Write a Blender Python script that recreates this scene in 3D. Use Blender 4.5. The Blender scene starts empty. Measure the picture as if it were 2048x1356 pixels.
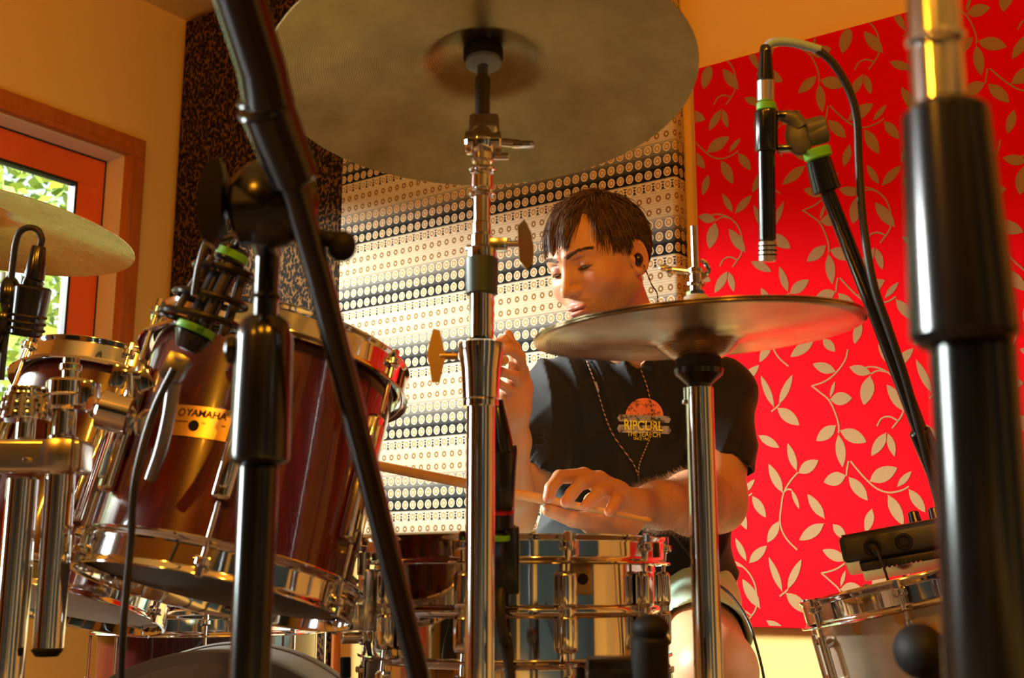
import bpy, bmesh, math, random
import numpy as np
from mathutils import Vector, Matrix, Quaternion
random.seed(7); np.random.seed(7)
scene = bpy.context.scene
C = scene.collection
F = 2350.0; PITCH = math.atan(482/2350.0); CAMZ = 0.62
CAM = Vector((0,0,CAMZ))
FW = Vector((0, math.cos(PITCH), math.sin(PITCH)))
UPV = Vector((0, -math.sin(PITCH), math.cos(PITCH)))
RT = Vector((1,0,0))
def ray(px,py): return (RT*((px-1024)/F) + FW + UPV*((678-py)/F))
def P(px,py,D): return CAM + ray(px,py)*D
def V(*a): return Vector(a)
UX = V(math.cos(math.radians(-35)), math.sin(math.radians(-35)), 0)   # along the back wall, to the right
WN = V(UX.y, -UX.x, 0)                                               # from the back wall into the room
CORNER = V(-1.1, 3.7, 0)
CEIL = 2.48
def hit(px,py,p0,n):
    r = ray(px,py); return CAM + r*((p0-CAM).dot(n)/r.dot(n))
def back_sz(px,py,off=0.0):
    h = hit(px,py,CORNER+WN*off,WN); d = h-CORNER; return d.dot(UX), h.z
def left_tz(px,py,off=0.0):
    h = hit(px,py,CORNER+UX*off,UX); d = h-CORNER; return d.dot(WN), h.z
# ---------------- materials
def mat(name, col=(.8,.8,.8), rough=.5, metal=0.0, coat=0.0, emis=None, es=0.0, trans=0.0, ior=1.45, spec=.5, sheen=0, sub=0, alpha=1):
    m = bpy.data.materials.new(name); m.use_nodes = True
    b = m.node_tree.nodes['Principled BSDF']
    b.inputs['Base Color'].default_value = (*col,1)
    b.inputs['Roughness'].default_value = rough
    b.inputs['Metallic'].default_value = metal
    b.inputs['Coat Weight'].default_value = coat
    b.inputs['Coat Roughness'].default_value = .05
    b.inputs['Transmission Weight'].default_value = trans
    b.inputs['IOR'].default_value = ior
    b.inputs['Specular IOR Level'].default_value = spec
    b.inputs['Sheen Weight'].default_value = sheen
    if sub:
        b.inputs['Subsurface Weight'].default_value = sub
        b.inputs['Subsurface Radius'].default_value = (1,.3,.15)
        b.inputs['Subsurface Scale'].default_value = .008
    if emis:
        b.inputs['Emission Color'].default_value = (*emis,1); b.inputs['Emission Strength'].default_value = es
    return m
class NT:
    def __init__(s, m): s.m=m; s.n=m.node_tree.nodes; s.l=m.node_tree.links; s.b=s.n['Principled BSDF']
    def N(s,t,**k):
        n=s.n.new(t)
        for a,b in k.items(): setattr(n,a,b)
        return n
    def L(s,a,b): s.l.new(a,b)
    def math(s,op,a,b=None,c=None):
        n=s.n.new('ShaderNodeMath'); n.operation=op
        for i,x in enumerate((a,b,c)):
            if x is None: continue
            if isinstance(x,(int,float)): n.inputs[i].default_value=x
            else: s.l.new(x,n.inputs[i])
        return n.outputs[0]
    def coord(s,kind='Object',scale=None):
        t=s.n.new('ShaderNodeTexCoord'); o=t.outputs[kind]
        if scale:
            mp=s.n.new('ShaderNodeMapping'); mp.inputs['Scale'].default_value=scale; s.l.new(o,mp.inputs[0]); o=mp.outputs[0]
        return o
    def noise(s,vec,scale,detail=3,rough=.5):
        n=s.n.new('ShaderNodeTexNoise'); n.inputs['Scale'].default_value=scale; n.inputs['Detail'].default_value=detail; n.inputs['Roughness'].default_value=rough
        s.l.new(vec,n.inputs['Vector']); return n.outputs['Fac']
    def ramp(s,fac,stops,interp='LINEAR'):
        n=s.n.new('ShaderNodeValToRGB'); n.color_ramp.interpolation=interp
        e=n.color_ramp.elements
        while len(e)<len(stops): e.new(.5)
        for i,(p,c) in enumerate(stops):
            e[i].position=p; e[i].color=(*c,1) if len(c)==3 else c
        s.l.new(fac,n.inputs[0]); return n.outputs[0]
    def mix(s,fac,a,b):
        n=s.n.new('ShaderNodeMix'); n.data_type='RGBA'
        if isinstance(fac,(int,float)): n.inputs[0].default_value=fac
        else: s.l.new(fac,n.inputs[0])
        for k,x in ((6,a),(7,b)):
            if isinstance(x,tuple): n.inputs[k].default_value=(*x,1)
            else: s.l.new(x,n.inputs[k])
        return n.outputs[2]
    def bump(s,h,strength=.2,dist=.002):
        n=s.n.new('ShaderNodeBump'); n.inputs['Strength'].default_value=strength; n.inputs['Distance'].default_value=dist
        s.l.new(h,n.inputs['Height']); s.l.new(n.outputs[0],s.b.inputs['Normal'])
# ---------------- mesh collector
def frame(ax):
    ax=Vector(ax).normalized(); t=V(0,0,1) if abs(ax.z)<.9 else V(1,0,0)
    a=ax.cross(t).normalized(); b=ax.cross(a).normalized(); return a,b,ax
class M:
    def __init__(s): s.v=[]; s.f=[]; s.m=[]; s.cm=0; s.sm=[]
    def add(s,vs,fs,smooth=True):
        o=len(s.v); s.v+= [tuple(x) for x in vs]
        for f in fs: s.f.append([i+o for i in f]); s.m.append(s.cm); s.sm.append(smooth)
        return s
    def mat(s,i): s.cm=i; return s
    def lathe(s,prof,o,ax=(0,0,1),seg=32,closed=False,up=None):
        a,b,c=frame(ax); o=Vector(o); vs=[];fs=[]; n=len(prof)
        for k in range(seg):
            th=2*math.pi*k/seg; d=a*math.cos(th)+b*math.sin(th)
            for (r,h) in prof: vs.append(o+d*r+c*h)
        m=n if closed else n-1
        for k in range(seg):
            k2=(k+1)%seg
            for i in range(m):
                j=(i+1)%n
                fs.append([k*n+i,k2*n+i,k2*n+j,k*n+j])
        return s.add(vs,fs)
    def cyl(s,p0,p1,r0,r1=None,seg=24,bev=None):
        p0=Vector(p0);p1=Vector(p1); r1=r0 if r1 is None else r1; L=(p1-p0).length
        bv=min(r0,r1,L)*.15 if bev is None else bev
        return s.lathe([(0,0),(r0-bv,0),(r0,bv),(r1,L-bv),(r1-bv,L),(0,L)],p0,p1-p0,seg)
    def tube(s,pts,r,seg=10,cap=True,sub=0):
        pts=[Vector(p) for p in pts]
        if sub: pts=smoothpath(pts,sub)
        n=len(pts); rs=[r]*n if isinstance(r,(int,float)) else (list(r) if len(r)==n else list(np.interp(np.linspace(0,1,n),np.linspace(0,1,len(r)),r)))
        vs=[];fs=[]; t=(pts[1]-pts[0]).normalized(); a,b,_=frame(t)
        for i,p in enumerate(pts):
            tn=(pts[min(i+1,n-1)]-pts[max(i-1,0)]).normalized()
            q=t.rotation_difference(tn); a=q@a; b=q@b; t=tn
            for k in range(seg):
                th=2*math.pi*k/seg; vs.append(p+(a*math.cos(th)+b*math.sin(th))*rs[i])
        for i in range(n-1):
            for k in range(seg):
                k2=(k+1)%seg; fs.append([i*seg+k,i*seg+k2,(i+1)*seg+k2,(i+1)*seg+k])
        if cap: fs.append(list(range(seg))[::-1]); fs.append([(n-1)*seg+k for k in range(seg)])
        return s.add(vs,fs)
    def box(s,c,size,R=None,bev=0.0,seg=2,taper=None):
        bm=bmesh.new(); bmesh.ops.create_cube(bm,size=1)
        for v in bm.verts:
            k=1.0
            if taper and v.co.z>0: v.co.x*=taper; v.co.y*=taper
            v.co=Vector((v.co.x*size[0],v.co.y*size[1],v.co.z*size[2]))
        if bev: bmesh.ops.bevel(bm,geom=bm.edges[:],offset=bev,segments=seg,profile=.6,affect='EDGES')
        R=R or Matrix.Identity(3); c=Vector(c)
        vs=[c+R@v.co for v in bm.verts]; fs=[[v.index for v in f.verts] for f in bm.faces]
        bm.free(); return s.add(vs,fs,False)
    def ball(s,c,r,seg=16,rings=10,R=None):
        r=(r,r,r) if isinstance(r,(int,float)) else r; c=Vector(c); R=R or Matrix.Identity(3)
        vs=[c+R@V(0,0,r[2])];fs=[]
        for i in range(1,rings):
            ph=math.pi*i/rings
            for k in range(seg):
                th=2*math.pi*k/seg; vs.append(c+R@V(r[0]*math.sin(ph)*math.cos(th),r[1]*math.sin(ph)*math.sin(th),r[2]*math.cos(ph)))
        vs.append(c+R@V(0,0,-r[2]))
        for k in range(seg): fs.append([0,1+k,1+(k+1)%seg])
        for i in range(rings-2):
            for k in range(seg):
                a=1+i*seg+k;b=1+i*seg+(k+1)%seg; fs.append([a,a+seg,b+seg,b])
        l=len(vs)-1
        for k in range(seg): fs.append([l,l-seg+(k+1)%seg,l-seg+k])
        return s.add(vs,fs)
    def torus(s,c,ax,R_,r,seg=48,rs=8,a0=0,a1=2*math.pi):
        a,b,n=frame(ax); c=Vector(c); full=abs(a1-a0)>6.28
        cnt=seg if full else seg+1
        pts=[c+(a*math.cos(a0+(a1-a0)*k/seg)+b*math.sin(a0+(a1-a0)*k/seg))*R_ for k in range(cnt)]
        if not full: return s.tube(pts,r,rs)
        return s.lathe([(R_+r*math.cos(2*math.pi*k/rs),r*math.sin(2*math.pi*k/rs)) for k in range(rs)],c,ax,seg,True)
    def prism(s,poly,o,ex,ey,ez,d):
        """poly 2-D outline in (ex,ey), thickness d along ez"""
        o=Vector(o); n=len(poly)
        vs=[o+ex*x+ey*y for x,y in poly]+[o+ex*x+ey*y+ez*d for x,y in poly]
        fs=[list(range(n))[::-1],[n+i for i in range(n)]]+[[i,(i+1)%n,n+(i+1)%n,n+i] for i in range(n)]
        return s.add(vs,fs,False)
def smoothpath(pts,sub):
    out=[]; n=len(pts)
    for i in range(n-1):
        p0=pts[max(i-1,0)];p1=pts[i];p2=pts[i+1];p3=pts[min(i+2,n-1)]
        for k in range(sub):
            t=k/sub; out.append(.5*((2*p1)+(p2-p0)*t+(2*p0-5*p1+4*p2-p3)*t*t+(3*p1-p0-3*p2+p3)*t**3))
    out.append(pts[-1]); return out
def meshobj(name,verts,faces,mats,midx=None,smooth=True,parent=None,loc=None,sm=None):
    base=Vector(loc) if loc is not None else (worldloc(parent) if parent else V(0,0,0))
    me=bpy.data.meshes.new(name)
    if isinstance(verts,np.ndarray): vv=(verts-np.array(base))
    else: vv=np.array(verts,dtype=float).reshape(-1,3)-np.array(base)
    me.from_pydata(vv.tolist() if not isinstance(faces,np.ndarray) else vv, [], faces)
    for m in (mats if isinstance(mats,(list,tuple)) else [mats]): me.materials.append(m)
    if midx is not None: me.polygons.foreach_set('material_index',midx)
    if sm is not None: me.polygons.foreach_set('use_smooth',sm)
    elif smooth: me.polygons.foreach_set('use_smooth',[True]*len(me.polygons))
    me.update()
    o=bpy.data.objects.new(name,me); C.objects.link(o)
    if parent: o.parent=parent; o.location=(0,0,0)
    if loc is not None: o.location=loc
    return o
LOC={}
def worldloc(o):
    return LOC.get(o.name, V(0,0,0)) if o else V(0,0,0)
def ob(name,m,mats,parent=None,loc=None,label=None,sharp=True):
    """children inherit the base of their thing (sub-parts share it too)"""
    o=meshobj(name,m.v,m.f,mats,m.m,parent=parent,loc=loc,sm=m.sm)
    if sharp:
        try: o.data.set_sharp_from_angle(angle=math.radians(40))
        except Exception: pass
    LOC[o.name]=Vector(loc) if loc is not None else worldloc(parent)
    if label: o['label']=label
    return o
def thing(name,label,cat,loc,group=None):
    o=bpy.data.objects.new(name,None); C.objects.link(o); o.location=loc; o.empty_display_size=.05
    LOC[o.name]=Vector(loc); return tag(o,label,cat,group)
def tag(o,label,cat,group=None,kind=None):
    o['label']=label; o['category']=cat
    if group: o['group']=group
    if kind: o['kind']=kind
    return o
def struct(name,m,mats,label=None):
    o=ob(name,m,mats); o['kind']='structure'
    if label: o['label']=label
    return o
def seal(o):
    return o
# ---------------- camera
cam=bpy.data.cameras.new('camera'); co=bpy.data.objects.new('camera',cam); C.objects.link(co)
co.location=CAM; co.rotation_euler=(math.pi/2+PITCH,0,0)
cam.sensor_width=36; cam.lens=F/2048*36; cam.clip_start=.02
cam.dof.use_dof=True; cam.dof.focus_distance=1.98; cam.dof.aperture_fstop=cam.lens/5.2
scene.camera=co
scene.view_settings.view_transform='Standard'; scene.view_settings.look='None'; scene.view_settings.gamma=1
scene.view_settings.exposure=-0.28
# ---------------- shared materials
def wallmat():
    m=mat('wall_paint',(.86,.76,.56),.75); t=NT(m); c=t.coord()
    n=t.noise(c,1.3,4); t.L(t.mix(n,(.86,.61,.19),(.80,.55,.16)),t.b.inputs['Base Color'])
    t.bump(t.noise(c,220,2),.12,.001); return m
WALL=wallmat()
WALL2=mat('ochre_bounce_paint',(.74,.36,.06),.75)  # ochre on the unseen walls stands in for warm lamp light bouncing back
CHROME=mat('chrome',(.86,.85,.83),.07,1)
CHROME2=mat('worn_chrome',(.80,.79,.76),.16,1)
STEELD=mat('dark_steel',(.35,.34,.33),.28,1)
BLACK=mat('black_plastic',(.005,.005,.005),.19,spec=.9)
BLACKM=mat('black_powder_coat',(.003,.003,.003),.17,spec=.9)
RUBBER=mat('black_rubber',(.008,.0075,.0075),.6,spec=.3)
GREEN=mat('green_tape',(.16,.52,.03),.5)
REDT=mat('red_band',(.75,.02,.02),.5)
BLUET=mat('pale_blue_tape',(.33,.50,.62),.5)
CABLE=mat('black_cable',(.02,.02,.02),.42)
BRASS=mat('brass',(.82,.55,.20),.18,1)
WHITEP=mat('off_white_plastic',(.75,.74,.70),.5)
def woodmat(name,a,b,sc=(1,1,1),ns=6,rough=.45,coat=0):
    m=mat(name,a,rough,coat=coat); t=NT(m); c=t.coord('Object',sc); n=t.noise(c,ns,5,.6)
    t.L(t.ramp(n,[(.3,a),(.7,b)]),t.b.inputs['Base Color']); return m
TRIM=woodmat('orange_stained_wood',(.55,.17,.035),(.42,.11,.02),(2,2,.6),14)
SASH=woodmat('orange_painted_sash',(.86,.16,.03),(.80,.13,.02),(1,1,1),8)
REVEAL=mat('cream_gloss_paint',(.88,.78,.58),.4)
GASKET=mat('window_gasket',(.02,.02,.02),.6)
GLASS=mat('clear_glass',(1,1,1),.0,trans=1,ior=1.45)
_t=NT(GLASS); _o=[n for n in _t.n if n.type=='OUTPUT_MATERIAL'][0]
_tr=_t.N('ShaderNodeBsdfTransparent'); _gl=_t.N('ShaderNodeBsdfGlossy'); _gl.inputs['Roughness'].default_value=0.0
_fr=_t.N('ShaderNodeFresnel'); _fr.inputs[0].default_value=1.45; _mx=_t.N('ShaderNodeMixShader')
_t.L(_fr.outputs[0],_mx.inputs[0]); _t.L(_tr.outputs[0],_mx.inputs[1]); _t.L(_gl.outputs[0],_mx.inputs[2]); _t.L(_mx.outputs[0],_o.inputs[0]); _t.n.remove(_t.b)
# ---------------- room shell (rectangle: s along the back wall, t out from it)
def R3(s,t,z): q=CORNER+UX*s+WN*t; return V(q.x,q.y,z)
SX,TX=5.4,5.6
def slab(name,pts,thick,nrm,m,label=None):
    n=len(pts); a=[Vector(p) for p in pts]; b=[p-nrm*thick for p in a]
    mm=M(); mm.add(a+b,[list(range(n)),[n+i for i in range(n)][::-1]]+[[i,n+i,n+(i+1)%n,(i+1)%n] for i in range(n)],False)
    return struct(name,mm,m,label)
slab('wall_back',[R3(0,0,0),R3(SX,0,0),R3(SX,0,CEIL),R3(0,0,CEIL)],.1,WN,WALL,'cream painted wall behind the drummer')
slab('wall_right',[R3(SX,0,0),R3(SX,TX,0),R3(SX,TX,CEIL),R3(SX,0,CEIL)],.1,-UX,WALL2,'wall on the right, outside the view, coloured ochre to warm the bounced light')
slab('wall_front',[R3(0,TX,0),R3(SX,TX,0),R3(SX,TX,CEIL),R3(0,TX,CEIL)],.1,-WN,WALL2,'wall behind the camera, coloured ochre to warm the bounced light')
slab('ceiling',[R3(0,0,CEIL),R3(SX,0,CEIL),R3(SX,TX,CEIL),R3(0,TX,CEIL)],.1,V(0,0,-1),WALL,'cream ceiling')
FLOORM=woodmat('floor_boards',(.12,.055,.022),(.07,.032,.014),(1,8,1),5,.35)
slab('floor',[R3(0,0,0),R3(SX,0,0),R3(SX,TX,0),R3(0,TX,0)],.1,V(0,0,1),FLOORM,'brown board floor')
# left wall with the window opening
tr,_=left_tz(288,290); t_out_r,z_out_t=left_tz(286,290)
tin_r,zin_t=left_tz(249,311)
WT0=tin_r; WT1=tin_r+1.75; WZ1=zin_t; WZ0=.72
print('WINDOW t,z',t_out_r,z_out_t,WT0,WZ1)
mm=M()
def wallrect(t0,t1,z0,z1):
    a=[R3(0,t0,z0),R3(0,t1,z0),R3(0,t1,z1),R3(0,t0,z1)]; b=[p-UX*.16 for p in a]
    mm.add(a+b,[[3,2,1,0],[4,5,6,7],[0,1,5,4],[1,2,6,5],[2,3,7,6],[3,0,4,7]],False)
W2a,W2b=WT1+.75,WT1+2.15      # second window of the left wall, beside the camera
wallrect(0,WT0,0,CEIL); wallrect(WT1,W2a,0,CEIL); wallrect(W2b,TX,0,CEIL)
wallrect(WT0,WT1,0,WZ0); wallrect(WT0,WT1,WZ1,CEIL); wallrect(W2a,W2b,0,.35); wallrect(W2a,W2b,WZ1,CEIL)
struct('wall_left',mm,WALL,'cream wall with the window')
Rw=Matrix((UX,WN,V(0,0,1))).transposed()
def window(name,t0,t1,z0,z1,label):
    cas=M(); cw=.064; cd=.022
    def bar(m,ta,tb,za,zb,d0,d1,bev=.004):
        c=(R3(0,ta,za)+R3(0,tb,zb))/2+UX*((d0+d1)/2); m.box(c,(abs(d1-d0),abs(tb-ta),abs(zb-za)),Rw,bev)
    bar(cas,t0-cw,t1+cw,z1,z1+cw,0,cd); bar(cas,t0-cw,t0,z0,z1,0,cd); bar(cas,t1,t1+cw,z0,z1,0,cd); bar(cas,t0-cw-.02,t1+cw+.02,z0-.04,z0,0,.05)
    # inner step of the casing
    bar(cas,t0-.018,t1+.018,z1-.0,z1+.018,cd,cd+.008,.002); bar(cas,t0-.018,t0,z0,z1,cd,cd+.008,.002); bar(cas,t1,t1+.018,z0,z1,cd,cd+.008,.002)
    w=struct(name,cas,TRIM,label)
    rv=M(); 
    bar(rv,t0-.001,t1+.001,z1-.004,z1+.01,-.12,-.001,0); bar(rv,t0-.01,t0+.004,z0,z1,-.12,-.001,0); bar(rv,t1-.004,t1+.01,z0,z1,-.12,-.001,0); bar(rv,t0,t1,z0-.01,z0+.004,-.12,-.001,0)
    ob('reveal',rv,REVEAL,w,label='cream painted reveal')
    sa=M(); sw=.095; a,b,c_,d=t0+.004,t1-.004,z0+.004,z1-.004
    bar(sa,a,b,d-sw,d,-.135,-.085,.003); bar(sa,a,b,c_,c_+sw,-.135,-.085,.003); bar(sa,a,a+sw,c_+sw,d-sw,-.135,-.085,.003); bar(sa,b-sw,b,c_+sw,d-sw,-.135,-.085,.003)
    ob('sash',sa,SASH,w,label='bright orange sash')
    ga=M(); g=.008
    a,b,c_,d=a+sw,b-sw,c_+sw,d-sw
    for (x0,x1,y0,y1) in ((a,b,d-g,d),(a,b,c_,c_+g),(a,a+g,c_,d),(b-g,b,c_,d)): bar(ga,x0,x1,y0,y1,-.12,-.088,0)
    a2,b2,c2,d2=t0+.004,t1-.004,z0+.004,z1-.004; g=.004
    for (x0,x1,y0,y1) in ((a2,b2,d2-g,d2),(a2,b2,c2,c2+g),(a2,a2+g,c2,d2),(b2-g,b2,c2,d2)): bar(ga,x0,x1,y0,y1,-.085,-.0825,0)
    ob('gasket',ga,GASKET,w,label='black rubber seal')
    gl=M(); bar(gl,a,b,c_,d,-.112,-.108,0); ob('pane',gl,GLASS,w,label='clear glass pane')
    return w
window('window_1',WT0,WT1,WZ0,WZ1,'window with orange wooden frame in the left wall')
window('window_2',W2a,W2b,.35,WZ1,'window with orange frame further along the left wall, outside the view')
# unseen door added behind the camera as a dark shape for the chrome to reflect
dm=M(); dm.box(R3(2.4,TX-.03,1.02),(.9,.05,2.04),Rw,.004)
d=struct('reflection_door_1',dm,mat('dark_grey_door',(.05,.07,.07),.4),'dark grey door added behind the camera as a dark shape in the chrome reflections')
hm=M(); hm.cyl(R3(2.05,TX-.055,1.0),R3(2.05,TX-.10,1.0),.012); hm.cyl(R3(2.05,TX-.10,1.0),R3(2.17,TX-.10,1.0),.009); ob('door_handle',hm,CHROME2,d)
# unseen acoustic panels, added to darken chrome reflections and cut bounced light
ACO=mat('grey_green_acoustic_cloth',(.045,.060,.055),.9,spec=.1)
for k,(s_,t_,w_,ax_) in enumerate(((.75,TX-.03,1.25,0),(3.6,TX-.03,1.3,0),(4.9,TX-.03,.9,0),(SX-.03,1.3,1.2,1),(SX-.03,3.0,1.4,1),(SX-.03,4.6,1.2,1))):
    m_=M(); m_.box(R3(s_,t_,1.15),(w_,.05,1.9) if ax_==0 else (.05,w_,1.9),Rw,.008); o_=ob('added_acoustic_panel',m_,ACO,None,loc=tuple(R3(s_,t_,1.15)))
    tag(o_,'grey green acoustic panel added behind the camera to darken the chrome reflections' if ax_==0 else 'grey green acoustic panel added on the right-hand wall, outside the view, to darken the chrome reflections','acoustic panel','added acoustic panels behind the camera' if ax_==0 else 'added acoustic panels on the right-hand wall')
# skirting
for nm,a,b,n in (('baseboard_back',R3(0,.008,.05),R3(SX,.008,.05),0),):
    bm_=M(); bm_.box((a+b)/2,((b-a).length,.016,.10),Rw,.003); struct(nm,bm_,REVEAL,'cream skirting board')
# ---------------- wall hangings
TEXTILE_D=.045
def panel_obj(name,s0,s1,z0,z1,d,m,label,bev=.012):
    mm=M(); mm.box(V((s0+s1)/2,d/2,(z0+z1)/2),(s1-s0,d,z1-z0),None,bev,3)
    # local axes: x along wall, y out of wall, z up
    me=ob(name,mm,m,None,loc=(0,0,0)); me.matrix_world=Matrix.Translation(CORNER+WN*.0015)@Rw.to_4x4()
    return tag(me,label,'wall hanging')
def circles_mat():
    m=mat('circle_stripe_cloth',(.8,.7,.5),.9,spec=.1); t=NT(m); c=t.coord()
    sp=t.N('ShaderNodeSeparateXYZ'); t.L(c,sp.inputs[0]); x,y,z=sp.outputs
    cx=.0251; zA=back_sz(1010,414,.055)[1]; zB=back_sz(1010,555,.055)[1]; cz=(zA-zB)/6; ph=.15-(zA/cz)%6
    wob=t.math('MULTIPLY',t.math('SUBTRACT',t.noise(t.coord('Object',(1.5,1.5,4)),1.6,2),.5),.007)
    zz=t.math('ADD',z,wob)
    u=t.math('DIVIDE',t.math('SUBTRACT',x,y),cx); v=t.math('ADD',t.math('DIVIDE',zz,cz),ph)
    r6=t.math('DIVIDE',t.math('MODULO',t.math('ADD',v,60.35),6.0),6.0)   # 0..1 over six rows, rising
    fu=t.math('SUBTRACT',t.math('FRACT',u),.5); fv=t.math('SUBTRACT',t.math('FRACT',t.math('ADD',v,.35)),.5)
    # rows counted upwards: 0 black, 1 dark grey, 2 mid grey-tan, 3 cream, 4 cream, 5 ladder light
    bg=t.ramp(r6,[(0,(.012,.012,.012)),(.15,(.014,.015,.014)),(.185,(.06,.06,.055)),(.31,(.10,.098,.085)),(.345,(.20,.19,.16)),(.47,(.34,.29,.21)),(.52,(.60,.51,.34)),(.83,(.66,.56,.38)),(.86,(.64,.54,.37))])
    fine=t.math('FRACT',t.math('MULTIPLY',v,5.0))
    line=t.math('LESS_THAN',fine,.22)
    # thin dark lines crossing the light rows
    lm=t.ramp(r6,[(0,(0,0,0)),(.33,(.5,.5,.5)),(.5,(.55,.55,.55)),(.51,(.38,.38,.38)),(.83,(.38,.38,.38)),(.84,(.85,.85,.85)),(.995,(.9,.9,.9)),(1,(0,0,0))])
    bg=t.mix(t.math('MULTIPLY',line,lm),bg,(.035,.035,.03))
    # dark blocks between circles of the ladder row
    lad=t.math('MULTIPLY',t.math('GREATER_THAN',r6,.834),t.math('MULTIPLY',t.math('GREATER_THAN',t.math('ABSOLUTE',fu),.36),t.math('LESS_THAN',t.math('ABSOLUTE',fv),.30)))
    fine2=t.math('GREATER_THAN',t.math('FRACT',t.math('MULTIPLY',v,4.0)),.35)
    bg=t.mix(t.math('MULTIPLY',lad,fine2),bg,(.03,.03,.028))
    rr=t.math('SQRT',t.math('ADD',t.math('POWER',t.math('MULTIPLY',fu,1.0),2),t.math('POWER',t.math('MULTIPLY',fv,1.08),2)))
    disc=t.ramp(rr,[(0,(.05,.05,.04)),(.035,(.06,.05,.04)),(.06,(.78,.68,.48)),(.13,(.80,.68,.46)),(.155,(.26,.14,.04)),(.185,(.42,.25,.09)),(.30,(.50,.32,.13)),(.33,(.86,.78,.58)),(.40,(.86,.78,.58))])
    din=t.math('LESS_THAN',rr,.385)
    ring=t.ramp(rr,[(0,(.66,.57,.40)),(.105,(.66,.57,.40)),(.125,(.22,.11,.03)),(.27,(.27,.14,.045)),(.295,(.60,.50,.33)),(.36,(.60,.50,.33))])
    iscream=t.math('MULTIPLY',t.math('GREATER_THAN',r6,.5),t.math('LESS_THAN',r6,.834))
    ringin=t.math('LESS_THAN',rr,.31)
    c1=t.mix(din,bg,disc); c2=t.mix(ringin,bg,ring)
    col=t.mix(iscream,c1,c2)
    t.L(col,t.b.inputs['Base Color']); t.bump(t.noise(c,500,2),.25,.001)
    return m
s0,_=back_sz(705,500); s1,_=back_sz(1376,300,.05); _,zb=back_sz(930,1068); _,zt=back_sz(1360,185)
print('circle panel',s0,s1,zb,zt)
CP=(s0,s1-.030,zb,2.30)
panel_obj('patterned_wall_hanging',CP[0],CP[1],CP[2],CP[3],.055,circles_mat(),'cream, grey and black striped cloth hanging with rows of small circles behind the drummer')
def leopard_mat():
    m=mat('leopard_cloth',(.3,.15,.05),.95,spec=.1); t=NT(m); c=t.coord('Object',(1,1,.72))
    n=t.N('ShaderNodeTexNoise'); n.inputs['Scale'].default_value=30; n.inputs['Detail'].default_value=1; t.L(c,n.inputs['Vector'])
    ad=t.N('ShaderNodeVectorMath',operation='MULTIPLY_ADD'); t.L(n.outputs['Color'],ad.inputs[0]); ad.inputs[1].default_value=(.02,.02,.02); t.L(c,ad.inputs[2])
    vo=t.N('ShaderNodeTexVoronoi'); vo.inputs['Scale'].default_value=112; t.L(ad.outputs[0],vo.inputs['Vector'])
    r=t.ramp(vo.outputs['Distance'],[(0,(.012,.009,.007)),(.54,(.014,.010,.008)),(.64,(.14,.070,.020)),(1,(.19,.095,.028))])
    t.L(r,t.b.inputs['Base Color']); return m
ls0=.022; ls1,_=back_sz(700,500); _,lz1=back_sz(420,24); lz1-=.02
panel_obj('leopard_print_hanging',ls0,ls1-.006,.35,lz1,.030,leopard_mat(),'leopard print cloth hanging in the corner beside the window wall',.010)
# orange timber strip between leopard cloth and the circle cloth
st=M(); st.box(V(ls1+.002,.012,1.25),(.012,.024,2.1),None,.002)
so=ob('wooden_edge_strip',st,TRIM,None,loc=(0,0,0)); so.matrix_world=Matrix.Translation(CORNER+WN*.0015)@Rw.to_4x4(); tag(so,'narrow orange wooden strip between the leopard cloth and the striped cloth','strip')
# ---------------- red leaf panel
RD=.03
rs0,_=back_sz(1397,520,RD); _,rz0=back_sz(1560,1256,RD); _,rz1=back_sz(1600,81,RD); rs1=rs0+1.75
print('red',rs0,rs1,rz0,rz1)
z5=lambda x,y:(1460+x/3.989,700+y/3.989)
z6=lambda x,y:(1460+x/3.989,960+y/3.989)
z4=lambda x,y:(1380+x/3.39,380+y/3.39)
SZ=lambda p: back_sz(p[0],p[1],RD+.001)
L5=[(355,460,248,205,28),(390,440,500,198,30),(375,460,555,600,46),(225,680,395,780,33),(535,970,462,745,30),(545,985,705,880,45),(425,1145,310,910,36),(490,1112,555,1270,17),(760,1350,620,1150,36),(850,175,662,112,40),(800,380,838,250,14),(795,395,975,385,50),(850,600,690,725,46),(875,640,1090,735,50),(865,670,900,935,38),(1130,190,955,135,38),(1120,200,1070,440,52),(1250,655,1130,845,38),(1260,660,1315,850,28),(930,1000,750,1055,50),(945,1010,1100,1200,42),(1110,1050,1335,940,55),(1258,1150,1385,1400,42)]
L6=[(1425,70,1560,260,36),(395,325,300,500,36),(755,345,555,480,44),(820,350,925,470,34),(1135,225,1085,420,34),(135,650,45,465,26),(150,665,295,525,36),(245,1030,100,790,42)]
L4=[(1320,735,1415,625,20)]
leaves=[]
for Z,L in ((z5,L5),(z6,L6),(z4,L4)):
    for (a,b,c_,d_,w) in L: leaves.append((SZ(Z(a,b)),SZ(Z(c_,d_)),w/3.989 if Z is not z4 else w/3.39))
stems=[]
for Z,pl in ((z5,[(940,0),(920,80),(850,180),(760,250),(655,288)]),(z5,[(655,288),(720,340),(790,400),(840,500),(868,600),(868,660)]),(z5,[(945,890),(935,950),(930,1000)]),
  (z5,[(965,890),(1030,970),(1110,1055),(1180,1110),(1270,1138),(1370,1120),(1425,1090)]),(z5,[(540,980),(480,1050),(430,1140),(410,1250),(400,1356),(415,1437),(460,1517),(535,1592)]),
  (z5,[(430,1135),(460,1112),(490,1115)]),(z5,[(335,490),(375,455),(395,435)]),(z5,[(1130,190),(1180,165),(1250,175)]),
  (z4,[(135,180),(180,165),(250,180),(310,225),(345,290),(355,370),(345,440),(290,520)]),(z4,[(205,515),(230,470),(275,455),(320,475)])):
    pts=[V(*SZ(Z(*q)),0) for q in pl]; stems.append([(p.x,p.y) for p in smoothpath(pts,4)])
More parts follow.
